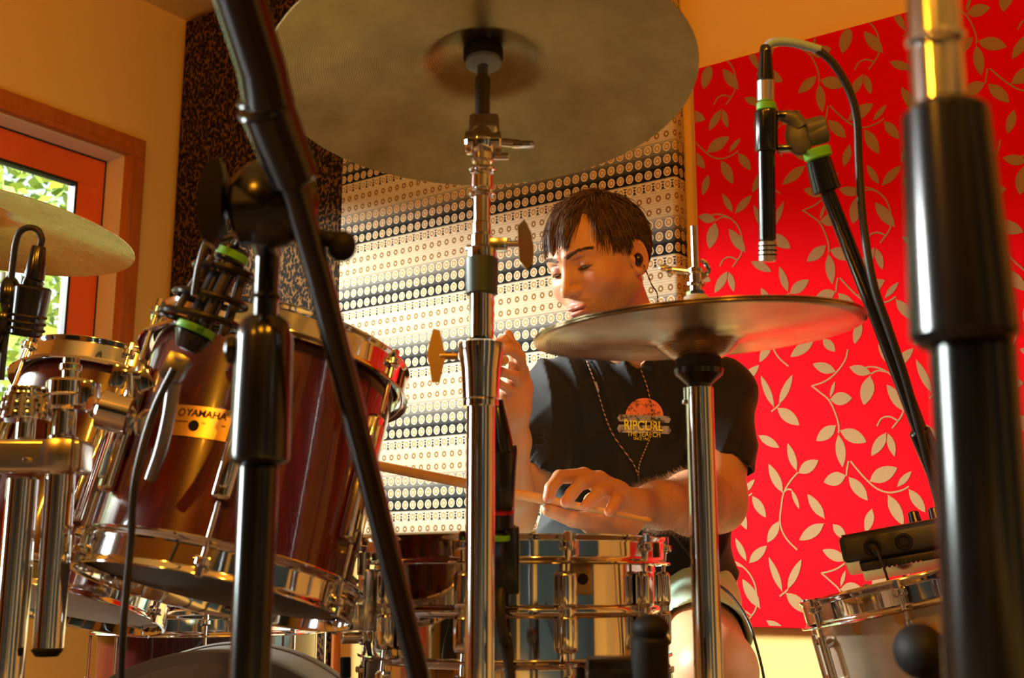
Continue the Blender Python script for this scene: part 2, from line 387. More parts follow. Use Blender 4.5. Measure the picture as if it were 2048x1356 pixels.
h1=SZ(z5(1420,1090)); h0=SZ(z5(170,1100)); v1=SZ(z5(248,205)); v0=SZ(z6(330,615))
HP=h1[0]-h0[0]; VP=v1[1]-v0[1]; print('lattice',HP,h1[1]-h0[1],VP,v1[0]-v0[0])
def clip(poly,s0,s1,z0,z1):
    for ax,lim,sg in ((0,s0,1),(0,s1,-1),(1,z0,1),(1,z1,-1)):
        out=[]
        for i in range(len(poly)):
            a=poly[i-1]; b=poly[i]; ia=sg*(a[ax]-lim)>=0; ib=sg*(b[ax]-lim)>=0
            if ia!=ib:
                k=(lim-a[ax])/(b[ax]-a[ax]); out.append((a[0]+(b[0]-a[0])*k,a[1]+(b[1]-a[1])*k))
            if ib: out.append(b)
        poly=out
        if len(poly)<3: return []
    return poly
pm=M(); pm.box(V((rs0+rs1)/2,RD/2,(rz0+rz1)/2),(rs1-rs0,RD,rz1-rz0),None,.006,2)
pm.mat(1)
mpp=V(SZ(z5(500,500))[0]-SZ(z5(503.989,500))[0],0,0).length
def addpoly(poly,k):
    poly=clip(poly,rs0+.004,rs1-.004,rz0+.004,rz1-.004)
    if poly:
        y=RD+.0006+.00002*(k%7); pm.add([V(p[0],y,p[1]) for p in poly],[list(range(len(poly)))],False)
kk=0
for iu in range(-2,6):
    for iv in range(-3,5):
        du,dv=iu*HP,iv*VP
        for (a,b,w) in leaves:
            ax,az=a[0]+du,a[1]+dv; bx,bz=b[0]+du,b[1]+dv; L=math.hypot(bx-ax,bz-az); ex,ez=(bx-ax)/L,(bz-az)/L; nx,nz=-ez,ex; hw=w*mpp*1.02
            prof=[(0,0),(.06,.12),(.16,.50),(.30,.86),(.45,1),(.60,.96),(.75,.76),(.88,.44),(.96,.17),(1,0)]
            poly=[(ax+ex*L*q+nx*hw*r,az+ez*L*q+nz*hw*r) for q,r in prof]+[(ax+ex*L*q-nx*hw*r*.94,az+ez*L*q-nz*hw*r*.94) for q,r in prof[-2:0:-1]]
            addpoly(poly,kk); kk+=1
        for st_ in stems:
            for i in range(len(st_)-1):
                (ax,az),(bx,bz)=st_[i],st_[i+1]; L=math.hypot(bx-ax,bz-az)
                if L<1e-5: continue
                nx,nz=-(bz-az)/L*.0017,(bx-ax)/L*.0017; ex,ez=(bx-ax)/L*.001,(bz-az)/L*.001
                addpoly([(ax+du-nx-ex,az+dv-nz-ez),(bx+du-nx+ex,bz+dv-nz+ez),(bx+du+nx+ex,bz+dv+nz+ez),(ax+du+nx-ex,az+dv+nz-ez)],kk); kk+=1
def redmat(name,a,b,sc):
    m=mat(name,a,.9,spec=.08); t=NT(m); c=t.coord('Object',(1,1,6)); n=t.noise(c,60,4,.7); n2=t.noise(t.coord('Object',(1,1,1)),900,1)
    t.L(t.mix(t.math('MULTIPLY',t.math('ADD',n,n2),.5),a,b),t.b.inputs['Base Color']); t.bump(n,.3,.001); return m
REDM=redmat('red_woven_cloth',(.60,.000,.004),(.80,.004,.010),1); LEAFM=redmat('tan_leaf_weave',(.28,.16,.065),(.37,.23,.11),1)
rp=ob('red_leaf_wall_panel',pm,[REDM,LEAFM],None,loc=(0,0,0)); rp.matrix_world=Matrix.Translation(CORNER+WN*.0015)@Rw.to_4x4()
tag(rp,'red fabric wall panel with a trailing tan leaf pattern','wall panel')
# ---------------- garden outside the window
LEAFG=mat('garden_leaf',(.10,.22,.03),.5)
t_=NT(LEAFG); oi=t_.coord(); t_.L(t_.mix(t_.noise(oi,9,2),(.05,.13,.02),(.30,.42,.06)),t_.b.inputs['Base Color'])
BARK=mat('bark',(.10,.075,.05),.9)
rng=random.Random(3)
def bush(name,cen,rad,n,ls,label):
    m=M(); m.mat(1)
    for k in range(9):
        a=cen+V(rng.uniform(-.5,.5)*rad[0],rng.uniform(-.5,.5)*rad[1],0); a.z=0
        b=cen+V(rng.uniform(-1,1)*rad[0],rng.uniform(-1,1)*rad[1],rng.uniform(.1,.9)*rad[2]); mid=(a+b)/2+V(rng.uniform(-.2,.2),rng.uniform(-.2,.2),0)
        m.tube([a,mid,b],[.03,.02,.006],6,sub=4)
    m.mat(0)
    for i in range(n):
        while True:
            q=V(rng.uniform(-1,1),rng.uniform(-1,1),rng.uniform(-1,1))
            if .25<q.length<1: break
        p=cen+V(q.x*rad[0],q.y*rad[1],q.z*rad[2]); d=V(rng.gauss(0,1),rng.gauss(0,1),rng.gauss(0,.6)).normalized(); e=d.cross(V(rng.gauss(0,1),rng.gauss(0,1),rng.gauss(0,1))).normalized(); s=ls*rng.uniform(.6,1.3)
        m.add([p,p+d*s*.5+e*s*.28,p+d*s,p+d*s*.5-e*s*.28],[[0,1,2,3]],False)
    o=ob(name,m,[LEAFG,BARK],None,loc=(cen.x,cen.y,0)); return tag(o,label,'shrub')
bush('garden_shrub',R3(-1.5,-.3,1.75),V(.9,.9,1.75),9000,.07,'leafy green shrub outside the window beside its right edge')
bush('garden_shrub',R3(-3.7,1.2,1.3),V(1.2,.9,1.3),5000,.08,'tall leafy shrub with bare branches outside the window further left')
gm=M(); gm.box(R3(-5.2,2.0,-.06),(10,14,.1),Rw,0); struct('ground',gm,mat('garden_ground',(.16,.17,.10),.9),'garden ground outside the window')
w=bpy.data.worlds.new('world'); scene.world=w; w.use_nodes=True
bg=w.node_tree.nodes['Background']; bg.inputs[0].default_value=(.86,1.0,.95,1); bg.inputs[1].default_value=1.6
def area(name,loc,size,col,power,direction,spread=math.pi):
    l=bpy.data.lights.new(name,'AREA'); l.shape='RECTANGLE'; l.size,l.size_y=size; l.color=col; l.energy=power; l.spread=spread
    o=bpy.data.objects.new(name,l); C.objects.link(o); o.location=loc
    d=Vector(direction).normalized(); o.rotation_euler=d.to_track_quat('-Z','Y').to_euler(); return o
# daylight from the sky outside the left wall, coming in slanting through its windows
tgt=R3(2.0,.6,1.0); src=R3(-2.6,2.9,2.64)
area('sky_daylight',src,(2.4,.7),(.95,1.0,.97),2700,tgt-src)
src=R3(-1.6,(W2a+W2b)/2+.3,1.45); area('sky_daylight_near',src,(.9,1.7),(.88,1.0,.97),150,R3(2.6,2.4,.7)-src,math.radians(110))
# three warm ceiling spot lamps out of view behind the camera
BULB=mat('warm_bulb',(1,.8,.5),.3,emis=(1,.50,.10),es=60)
WARM=(1.0,.36,.012)
def spot(name,s,t,z,target,pw,label):
    p=R3(s,t,z); d=(Vector(target)-p).normalized()
    th=thing(name,label,'lamp',p,'ceiling spot lamps behind the camera')
    m=M(); m.cyl(V(p.x,p.y,CEIL-.012),V(p.x,p.y,CEIL),.05); m.cyl(p,V(p.x,p.y,CEIL-.01),.010); ob('stem',m,BLACKM,th)
    sh=M(); sh.lathe([(.030,-.10),(.034,-.10),(.036,-.02),(.052,.06),(.050,.06),(.033,-.02),(.030,-.095),(0,-.095)],p,d,28); ob('lamp_shade',sh,BLACKM,th)
    bu=M(); bu.ball(p+d*.028,.026); ob('bulb',bu,BULB,th)
    l=bpy.data.lights.new(name,'SPOT'); l.color=WARM; l.energy=pw; l.shadow_soft_size=.035; l.spot_size=math.radians(125); l.spot_blend=.6
    o=bpy.data.objects.new(name+'_light',l); C.objects.link(o); o.location=p+d*.065; o.rotation_euler=d.to_track_quat('-Z','Y').to_euler()
spot('ceiling_spot_lamp',3.9,2.6,2.25,R3(2.6,0,1.1),100,'black ceiling spot lamp nearest the drummer')
spot('ceiling_spot_lamp',3.3,3.4,2.25,R3(1.6,0,1.1),68,'black ceiling spot lamp in the middle of the row')
spot('ceiling_spot_lamp',2.3,4.2,2.25,R3(.9,1.5,.9),68,'black ceiling spot lamp nearest the added door')
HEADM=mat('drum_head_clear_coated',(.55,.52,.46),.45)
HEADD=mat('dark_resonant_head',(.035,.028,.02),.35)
def lacquer():
    m=mat('dark_cherry_lacquer',(.12,.006,.004),.25,coat=1,spec=.5); t=NT(m); c=t.coord('Object',(1,1,.12))
    n=t.noise(c,60,4,.6); t.L(t.ramp(n,[(.3,(.035,.0015,.001)),(.7,(.11,.006,.003))]),t.b.inputs['Base Color']); return m
CHERRY=lacquer()
def cymat(name,a,b,rough):
    m=mat(name,a,rough,1); t=NT(m); tc=t.coord()
    n=t.noise(tc,14,5,.65); t.L(t.ramp(n,[(.35,a),(.65,b)]),t.b.inputs['Base Color'])
    sp=t.N('ShaderNodeSeparateXYZ'); t.L(tc,sp.inputs[0])
    r=t.math('SQRT',t.math('ADD',t.math('POWER',sp.outputs[0],2),t.math('POWER',sp.outputs[1],2)))
    g=t.math('SINE',t.math('MULTIPLY',r,2600)); n2=t.noise(tc,60,3)
    t.bump(t.math('ADD',g,t.math('MULTIPLY',n2,1.2)),.22,.0006)
    t.L(t.math('ADD',t.math('MULTIPLY',n,.22),rough-.08),t.b.inputs['Roughness']); return m
CYM_D=cymat('aged_bronze',(.24,.175,.052),(.37,.28,.10),.34)
CYM_L=cymat('bright_bronze',(.72,.55,.30),(.86,.72,.46),.24)
CYM_H=cymat('polished_bronze',(.44,.35,.19),(.62,.51,.32),.18)
def axes(ax):
    return frame(ax)
def hoop_prof(R,h,t=.0022,fl=.006):
    # triple-flanged steel hoop: lower flange flared out, band, rolled top edge
    return [(R-.004,.004),(R+.001,.001),(R+.008,0),(R+.0092,.0014),(R+.0085,.0032),(R+.003,.0048),(R+.001,.0075),(R+.001,.010),(R+.001,h-.008),(R+.001,h-.005),(R+.0035,h-.002),(R+.0035,h+.0005),(R-.0005,h+.0005),(R-.0022,h-.004),(R-.0022,h*.4)]
def cymbal(name,R,cen,up,m_,label,bell=.055,parent=None,hgt=.030,cat='cymbal',group=None):
    """cen: centre of the rim plane; up: axis; the mesh is built in its own axes so the lathe grooves follow it"""
    up=Vector(up).normalized(); m=M(); bh=.022
    prof=[(.009,hgt+bh),(bell*.35,hgt+bh-.002),(bell*.7,hgt+bh*.62),(bell*.93,hgt+bh*.18),(bell,hgt),(bell*1.25,hgt-.0035)]
    for k in range(1,9): q=k/8; prof.append((bell*1.25+(R-bell*1.25)*q,(hgt-.0035)*(1-q**1.45)))
    lo=[(r,h-.0012) for r,h in prof][::-1]
    m.lathe(prof+[(R+.0002,-.0006)]+lo,(0,0,0),(0,0,1),96,True)
    if parent:
        o=meshobj(name,m.v,m.f,m_,m.m,loc=(0,0,0),sm=m.sm); o.parent=parent
    else: o=ob(name,m,m_,None,loc=(0,0,0)); tag(o,label,cat,group)
    o.rotation_mode='QUATERNION'; o.rotation_quaternion=V(0,0,1).rotation_difference(up)
    o.location=Vector(cen)-(worldloc(parent) if parent else V(0,0,0)); LOC[o.name]=Vector(cen)
    if parent and label: o['label']=label
    return o
def drum(name,label,cat,bot,top,R,shellm,nl,phase,style='long',bead=None,hoop_h=.037,headm=None,botm=None,lugskip=(),hoopm=None,group=None,hn=('top_hoop','bottom_hoop')):
    bot=Vector(bot);top=Vector(top); ax=(top-bot).normalized(); L=(top-bot).length
    th=thing(name,label,cat,bot,group); a,b,_=frame(ax); hoopm=hoopm or CHROME
    s=M(); Rs=R-.010
    pr=[(Rs-.006,.02),(Rs,.016),(Rs,.017),(Rs,.022)]
    if bead: pr+=[(Rs,L*.5-.020),(Rs,L*.5-.0085),(Rs,L*.5-.0075),(Rs+.0035,L*.5-.006),(Rs+.0055,L*.5-.0025),(Rs+.0055,L*.5+.0025),(Rs+.0035,L*.5+.006),(Rs,L*.5+.0075),(Rs,L*.5+.0085),(Rs,L*.5+.020)]
    pr+=[(Rs,L-.022),(Rs,L-.017),(Rs,L-.016),(Rs-.006,L-.02)]
    s.lathe(pr,bot,ax,96,True); ob('shell',s,shellm,th)
    hh=M(); hh.lathe(hoop_prof(R,hoop_h),top-ax*(hoop_h-.004),ax,96,True); ob(hn[0],hh,hoopm,th)
    hh=M(); hh.lathe(hoop_prof(R,hoop_h),bot+ax*(hoop_h-.004),-ax,96,True); ob(hn[1],hh,hoopm,th)
    hd=M(); hd.lathe([(0,0),(Rs-.01,0),(Rs-.001,0),(Rs+.003,-.006),(Rs+.004,-.012)],top-ax*.008,ax,64); ob('batter_head',hd,headm or HEADM,th)
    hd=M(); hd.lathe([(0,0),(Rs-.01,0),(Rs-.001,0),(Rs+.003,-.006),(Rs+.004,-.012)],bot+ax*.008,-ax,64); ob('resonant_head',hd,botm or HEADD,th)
    for k in range(nl):
        if k in lugskip: continue
        an=phase+2*math.pi*k/nl; d=a*math.cos(an)+b*math.sin(an); tn=ax.cross(d)
        Rm=Matrix((tn,d,ax)).transposed()
        lg=M()
        if style=='long':      # one long tapered lug over the shell
            c=bot+ax*(L*.5)+d*(Rs+.008); lg.box(c,(.020,.016,L*.50),Rm,.006,3); lg.box(c+d*.006,(.010,.012,L*.42),Rm,.004,2)
            y0,y1=L*.24,L*.76
        elif style=='imperial': # waisted lug box with two bowed ends
            for sgn in (1,-1):
                c=bot+ax*(L*.5+sgn*L*.145)+d*(Rs+.010); lg.box(c,(.021,.018,.044),Rm,.007,3)
            lg.box(bot+ax*(L*.5)+d*(Rs+.008),(.015,.012,L*.36),Rm,.005,3); lg.box(bot+ax*(L*.5)+d*(Rs+.013),(.006,.010,L*.34),Rm,.003,2)
            y0,y1=L*.27,L*.73
        else:                  # open tube lug
            lg.cyl(bot+ax*(L*.27)+d*(Rs+.014),bot+ax*(L*.73)+d*(Rs+.014),.006,seg=16)
            for q in (.34,.66): lg.cyl(bot+ax*(L*q)+d*(Rs-.001),bot+ax*(L*q)+d*(Rs+.014),.007)
            y0,y1=L*.27,L*.73
        off=.010 if style=='imperial' else .014
        lu=ob('lug',lg,hoopm,th)
        for y_,e,sg in ((y0,0,-1),(y1,L,1)):
            rd=M()
            base=bot+ax*y_+d*(Rs+off); tip=bot+ax*(e-sg*(.004))+d*(R+.004)
            rd.cyl(base,tip,.0028,seg=10); rd.cyl(tip,tip+ax*sg*.011,.0045,seg=8); rd.cyl(tip-ax*sg*.008,tip,.008,seg=14)
            ea=tip-ax*sg*.006; rd.box(ea-d*.002,(.018,.010,.009),Rm,.003,2)
            ob('tension_rod',rd,hoopm,lu)
    return th,a,b,ax
# ------------------------------------------------ rack tom nearest the camera
Tb=P(430,1190,1.305); Tt=P(562,708,1.415); TR=.1535
tom,ta,tb_,tax=drum('rack_tom','dark cherry red rack tom with chrome hoops, nearest the camera','drum',Tb,Tt,TR,CHERRY,6,math.radians(8),'long',hn=('top_hoop','bottom_hoop'))
def surf(th_ax,bot,R,px,py):
    """point of a cylinder seen at a pixel"""
    r=ray(px,py); ax=th_ax; o=CAM-bot; o2=o-ax*o.dot(ax); r2=r-ax*r.dot(ax)
    A=r2.dot(r2);B=2*o2.dot(r2);Cc=o2.dot(o2)-R*R; D=B*B-4*A*Cc
    if D<0: t=-B/(2*A)
    else: t=(-B-math.sqrt(D))/(2*A)
    p=CAM+r*t; q=p-bot; q=q-ax*q.dot(ax); return p,q.normalized()
def text_mesh(txt,size,font_bold=False,extr=.0003,sx=1.0,spacing=1.0):
    cu=bpy.data.curves.new('t','FONT'); cu.body=txt; cu.size=size; cu.extrude=extr; cu.align_x='CENTER'; cu.align_y='CENTER'; cu.resolution_u=3; cu.space_character=spacing
    if font_bold: cu.offset=size*.022
    o=bpy.data.objects.new('t',cu); C.objects.link(o); dg=bpy.context.evaluated_depsgraph_get(); me=bpy.data.meshes.new_from_object(o.evaluated_get(dg))
    vs=[V(v.co.x*sx,v.co.y,v.co.z) for v in me.vertices]; fs=[list(p.vertices) for p in me.polygons]
    bpy.data.objects.remove(o); bpy.data.curves.remove(cu); bpy.data.meshes.remove(me); return vs,fs
# maker's badge on the tom
bp,bn=surf(tax,Tb,TR-.010,398,846); tn=tax.cross(bn)
if tn.dot(RT)<0: tn=-tn
bg_=M()
def curved(m,u0,u1,v0,v1,h,nu=10):
    vs=[];fs=[]
    for i in range(nu+1):
        u=u0+(u1-u0)*i/nu
        for v,hh in ((v0,0),(v0,h),(v1,h),(v1,0)):
            ang=u/(TR-.010); c0=bp-bn*(TR-.010); vs.append(c0+(bn*math.cos(ang)+tn*math.sin(ang))*(TR-.010+hh)+tax*v)
    for i in range(nu):
        for j in range(3): fs.append([i*4+j,i*4+j+1,i*4+5+j,i*4+4+j])
    fs.append([0,1,2,3]); fs.append([nu*4+3,nu*4+2,nu*4+1,nu*4])
    m.add(vs,fs,False)
curved(bg_,-.030,.034,-.016,.018,.0018)
badge=ob('badge',bg_,mat('brushed_gold_badge',(.80,.50,.16),.32,1),tom,label='gold badge with dark lettering')
INK=mat('dark_ink',(.03,.015,.01),.6)
tx=M(); vs,fs=text_mesh('YAMAHA',.0105,True,sx=1.05)
def oncyl(v,u_,v_,h=.0021):
    ang=(v.x+u_)/(TR-.010); return bp-bn*(TR-.010)+(bn*math.cos(ang)+tn*math.sin(ang))*(TR-.010+h+v.z)+tax*(v.y+v_)
tx.add([oncyl(v,.006,.0095) for v in vs],fs,False)
ring=[V(.0045*math.cos(k*math.pi/10),.0045*math.sin(k*math.pi/10),0) for k in range(20)]+[V(.003*math.cos(k*math.pi/10),.003*math.sin(k*math.pi/10),0) for k in range(20)]
tx.add([oncyl(v,-.0225,.0095) for v in ring],[[k,(k+1)%20,20+(k+1)%20,20+k] for k in range(20)],False)
for yy in (-.001,): 
    for u0_,u1_ in ((-.028,-.012),(.004,.030)): tx.add([oncyl(V(u,v,0),0,0) for u,v in ((u0_,yy),(u1_,yy),(u1_,yy+.0012),(u0_,yy+.0012))],[[0,1,2,3]],False)
ob('badge_lettering',tx,INK,badge)
vh=M(); vh.cyl(oncyl(V(0,0,0),-.004,-.004,.0005),oncyl(V(0,0,0),-.004,-.004,.0035),.0058,seg=20); ob('vent_hole',vh,RUBBER,badge)
# ------------------------------------------------ left rack tom behind it
T2b=P(105,1208,1.60); T2t=P(250,768,1.74)
T2t=T2b+(T2t-T2b)
tom2,_,_,t2ax=drum('rack_tom','dark red rack tom further left, behind the stand clamp','drum',T2b,T2t,.150,CHERRY,6,math.radians(20),'long',botm=mat('cream_head',(.62,.56,.45),.35))
# tilt is set by the two centres: the lower end leans to the camera
# ------------------------------------------------ chrome snare drum
Sc=P(1030,1200,1.52)
Sb=V(Sc.x,Sc.y,P(1030,1349,1.52).z); St=V(Sc.x,Sc.y,P(1030,1084,1.52).z)
# a small lean towards the drummer
snare,sa,sb,sax=drum('snare_drum','chrome metal snare drum under the drummer\'s left hand','drum',Sb,St,.192,CHROME,10,math.radians(18),'imperial',bead=True,hoop_h=.034,headm=mat('coated_white_head',(.78,.76,.70),.55))
# badge on the snare
sp_,sn_=surf(sax,Sb,.182,1163,1158); stn=sax.cross(sn_)
bm2=M(); Rm=Matrix((stn,sn_,sax)).transposed(); bm2.box(sp_+sn_*.001,(.026,.003,.036),Rm,.0012,2); bd=ob('badge',bm2,mat('dull_gold_badge',(.45,.30,.12),.35,1),snare,label='dull gold badge')
bm3=M(); bm3.cyl(sp_+sn_*.001,sp_+sn_*.005,.0065,seg=20); ob('vent_hole',bm3,RUBBER,bd)
# strainer on the left side
q,qn=surf(sax,Sb,.182,757,1200); qt=sax.cross(qn); Rm=Matrix((qt,qn,sax)).transposed()
sm_=M(); sm_.box(q+qn*.012,(.034,.022,.075),Rm,.004,2); sm_.box(q+qn*.030-sax*.02,(.022,.016,.032),Rm,.004,2); sm_.cyl(q+qn*.02+sax*.03,q+qn*.02+sax*.058,.008); sm_.cyl(q+qn*.02-sax*.045,q+qn*.045-sax*.045,.007)
sm_.tube([q+qn*.028+sax*.02,q+qn*.045+sax*.035,q+qn*.05+sax*.05],[.005,.004,.006],8,sub=4); ob('snare_strainer',sm_,CHROME2,snare)
sw_=M()
for k in range(5): sw_.tube([q+qn*.012-sax*.05+qt*(k-2)*.004,q+qn*.004-sax*.075+qt*(k-2)*.004,q-qn*.03-sax*.082+qt*(k-2)*.004],.0012,6,sub=4)
ob('snare_wire_strap',sw_,BLACK,snare)
# ------------------------------------------------ side snare at lower right
roll=math.radians(13)
Nt=P(1862,1150,1.66); nax=V(-math.sin(roll),.06,math.cos(roll)).normalized(); Nb=Nt-nax*.165
def champ():
    m=mat('champagne_shell',(.62,.52,.36),.28,.75,coat=.6); t=NT(m); c=t.coord(); n=t.noise(c,9,5,.6); vo=t.N('ShaderNodeTexVoronoi'); vo.inputs['Scale'].default_value=26; t.L(c,vo.inputs['Vector'])
    fl=t.math('MULTIPLY',t.math('LESS_THAN',vo.outputs['Distance'],.30),t.math('GREATER_THAN',n,.50))
    t.L(t.mix(fl,t.ramp(n,[(.3,(.55,.47,.34)),(.7,(.78,.68,.50))]),(.72,.42,.12)),t.b.inputs['Base Color']); return m
side,_,_,_=drum('side_snare_drum','champagne snare drum with chrome hoops at lower right, tilted','drum',Nb,Nt,.185,champ(),8,math.radians(12),'open',hoop_h=.038)
# ------------------------------------------------ floor tom behind, and bass drum in front
FTt=P(420,1265,2.16); FTt.z=P(420,1228,2.16).z
FTb=V(FTt.x,FTt.y,FTt.z-.40)
ft,_,_,_=drum('floor_tom','dark red floor tom seen below the rack toms','drum',FTb,FTt,.205,CHERRY,8,math.radians(12),'open')
for k in range(3):
    an=math.radians(30+120*k); d=V(math.cos(an),math.sin(an),0); m=M(); p=FTt+d*.218; m.cyl(V(p.x,p.y,FTt.z-.12),V(p.x,p.y,.02),.006); m.cyl(V(p.x,p.y,.0),V(p.x,p.y,.03),.013); m.box(V(p.x,p.y,FTt.z-.17)-d*.012,(.03,.03,.05),None,.004); ob('leg',m,CHROME,ft)
GREYF=mat('charcoal_bass_drum_wrap',(.15,.135,.11),.6)
bc=P(395,1703,1.50); bax=V(-.05,1,0).normalized(); Rb=403*1.50/F
bc.z=Rb+.012
BD=thing('bass_drum','charcoal grey bass drum with a plain front, curving up at the bottom edge','drum',V(bc.x,bc.y,0))
m=M(); m.lathe([(Rb-.012,0),(Rb-.002,.004),(Rb-.002,.20),(Rb-.012,.204)],bc+bax*.03,bax,96,True); ob('shell',m,GREYF,BD)
m=M(); m.lathe([(Rb-.02,0),(Rb,0),(Rb+.002,.006),(Rb+.002,.030),(Rb-.004,.036),(Rb-.02,.030)],bc,bax,96,True); ob('front_hoop',m,GREYF,BD)
m=M(); m.lathe([(Rb-.02,0),(Rb,0),(Rb+.002,.006),(Rb+.002,.030),(Rb-.004,.036),(Rb-.02,.030)],bc+bax*.225,bax,96,True); ob('rear_hoop',m,GREYF,BD)
m=M(); m.lathe([(0,-.006),(Rb-.05,-.004),(Rb-.014,-.001),(Rb-.006,.006)],bc+bax*.001,bax,96); ob('front_head',m,GREYF,BD)
for sg in (-1,1):
    m=M(); p=bc+V(sg*Rb*.9,.1,-.02); m.tube([p,V(p.x+sg*.10,p.y-.12,.015)],.008,10); m.ball(V(p.x+sg*.10,p.y-.12,.012),.012); ob('spur',m,CHROME,BD)
def tripod(th,base,h,r,spread,m_,n=3,a0=0.5,tr=.010,name='leg',foot=RUBBER):
    """three legs from a sliding collar down to the floor"""
    base=Vector(base)
    for k in range(n):
        an=a0+2*math.pi*k/n; d=V(math.cos(an),math.sin(an),0); m=M()
        p0=V(base.x,base.y,h)+d*r; p1=V(base.x,base.y,.015)+d*spread
        m.tube([p0,p1],tr,12); lo=ob(name,m,m_,th)
        f=M(); f.ball(p1,(.017,.017,.015)); ob('rubber_foot',f,foot,lo)
        b=M(); b.tube([V(base.x,base.y,h*.35)+d*r,p0*.45+p1*.55],.006,8); ob('brace',b,m_,th)
def wingnut(m,p,d,s=.02,up=V(0,0,1)):
    d=Vector(d).normalized(); a=(up-d*up.dot(d)).normalized()
    m.cyl(p,p+d*s*.6,s*.28)
    for sg in (-1,1): m.ball(p+d*s*.75+a*sg*s*.55,(s*.22,s*.22,s*.55),12,8,frame_R(a))
def frame_R(a):
    x,y,z=frame(a); return Matrix((x,y,z)).transposed()
# ================================================= crash cymbal on the chrome stand in the middle
CD=1.26
cc=P(968,166,CD)
cym_up=V(-.03,.155,.985).normalized()
# rim plane centre: the bell rises above it, seen from below
crash=cymbal('crash_cymbal',.2286,cc,cym_up,CYM_D,'large bronze crash cymbal seen from below on the tall chrome stand',bell=.062,hgt=.028)
# stand
bx=P(960,1160,1.15); SXY=V(bx.x,bx.y,0)
def sz(py): # height on the stand's vertical line for a pixel row
    r=ray(960,py); k=SXY.y/r.y; return CAMZ+r.z*k
cs=thing('cymbal_stand','tall chrome cymbal stand in the middle, carrying the large crash cymbal','stand',(SXY.x,SXY.y,0))
def vz(py,dx=0,dy=0): return V(SXY.x+dx,SXY.y+dy,sz(py))
r1=.0145; r2=.0112; r3=.0085
m=M(); m.cyl(vz(790),V(SXY.x,SXY.y,.12),r1); ob('base_tube',m,CHROME,cs)
# big collar with wing screw
m=M(); m.lathe([(r1+.001,0),(r1+.004,.002),(r1+.0055,.03),(r1+.0088,.052),(r1+.0088,.0585),(r1,.0585)],vz(790)-V(0,0,.006),(0,0,1),40); m.lathe([(r1,0),(r1+.0035,0),(r1+.0035,.006),(r1,.006)],vz(790)-V(0,0,.012),(0,0,1),40)
col=ob('height_clamp',m,CHROME,cs)
m=M(); p=vz(712,-.024); m.cyl(p,p+V(-.018,0,0),.004,seg=12); 
wm=p+V(-.022,0,0); m.prism([(-.004,-.027),(.004,-.027),(.007,-.012),(.010,0),(.007,.012),(.004,.026),(-.003,.028),(-.007,.012),(-.009,0),(-.006,-.012)],wm+V(0,-.003,0),V(1,0,0),V(0,0,1),V(0,1,0),.006)
ob('wing_screw',m,mat('worn_brass_wing',(.55,.38,.17),.35,.9),col,label='worn wing screw')
m=M(); m.cyl(vz(675),vz(510),r2); m.lathe([(r2,0),(r2+.0016,.001),(r2+.004,.030),(r2+.004,.045),(r2,.046)],vz(585),(0,0,1),32); m.cyl(vz(680),vz(560),r2+.0018); ob('middle_tube',m,CHROME,cs)
m=M(); m.cyl(vz(590),vz(517),r2+.0050,r2+.0058,28,.001); ob('tube_sleeve',m,mat('dark_nylon_sleeve',(.03,.05,.048),.4),cs)
m=M(); m.cyl(vz(515),vz(300),r3); m.cyl(vz(505),vz(470),r3+.0025); m.cyl(vz(470),vz(445),r3+.001)
m.torus(vz(497),(0,0,1),r3+.002,.002); m.torus(vz(389),(0,0,1),r3+.0035,.0018); m.cyl(vz(380),vz(350),r3+.003); m.torus(vz(340),(0,0,1),r3+.0035,.002)
ob('upper_tube',m,BRASS if False else CHROME,cs)
m=M(); m.box(vz(490,.016),(.022,.014,.014),None,.003); m.cyl(vz(488,.020),vz(488,.046),.0035); m.cyl(vz(497,-.010),vz(497,-.016),.004); cl=ob('upper_clamp',m,CHROME2,cs)
m=M(); p=vz(492,.045); m.prism([(-.006,-.017),(.002,-.026),(.008,-.020),(.009,-.004),(.006,.014),(-.001,.028),(-.008,.020),(-.007,0)],p+V(0,-.004,0),V(1,0,0),V(0,0,1),V(0,1,0),.008); ob('wing_screw',m,CHROME,cl)
# tilter
m=M(); m.cyl(vz(325),vz(300),.012); m.ball(vz(285),(.017,.016,.021)); m.box(vz(262,.002),(.032,.022,.034),None,.006,3); m.cyl(vz(285,-.018),vz(285,.020),.013,seg=28)
til=ob('tilter',m,CHROME,cs)
m=M(); m.cyl(vz(284,.020),vz(288,.040),.0045); m.box(vz(289,.043),(.024,.009,.007),None,.003); m.cyl(vz(312,.012),vz(312,.028),.004); ob('wing_screw',m,CHROME2,til)
rodb=vz(268)
topc=Vector(cc)+cym_up*.05
m=M(); m.tube([rodb,rodb+(topc-rodb)*.5,topc+cym_up*.085],.0058,14); m.cyl(rodb+cym_up*.0,rodb+(topc-rodb)*.62,.0080,seg=20); ob('cymbal_rod',m,STEELD,cs)
m=M(); m.lathe([(.005,0),(.020,0),(.0215,.003),(.0215,.014),(.019,.017),(.005,.017)],cc+cym_up*.028,cym_up,32,True); ob('lower_felt',m,mat('dark_felt',(.03,.028,.025),.95),cs)
m=M(); m.lathe([(.005,0),(.017,0),(.0195,.002),(.0195,.006),(.005,.006)],cc+cym_up*.0215,cym_up,32,True); ob('felt_washer',m,mat('grey_green_felt',(.30,.38,.35),.8),cs)
m=M(); m.lathe([(.005,0),(.018,0),(.019,.012),(.005,.013)],cc+cym_up*.053,cym_up,32,True); ob('upper_felt',m,mat('grey_felt',(.3,.3,.28),.95),cs)
m=M(); wingnut(m,cc+cym_up*.068,cym_up,.022,V(1,0,0)); ob('wing_nut',m,CHROME,cs)
tripod(cs,(SXY.x,SXY.y,0),.30,.02,.15,CHROME,a0=1.31)
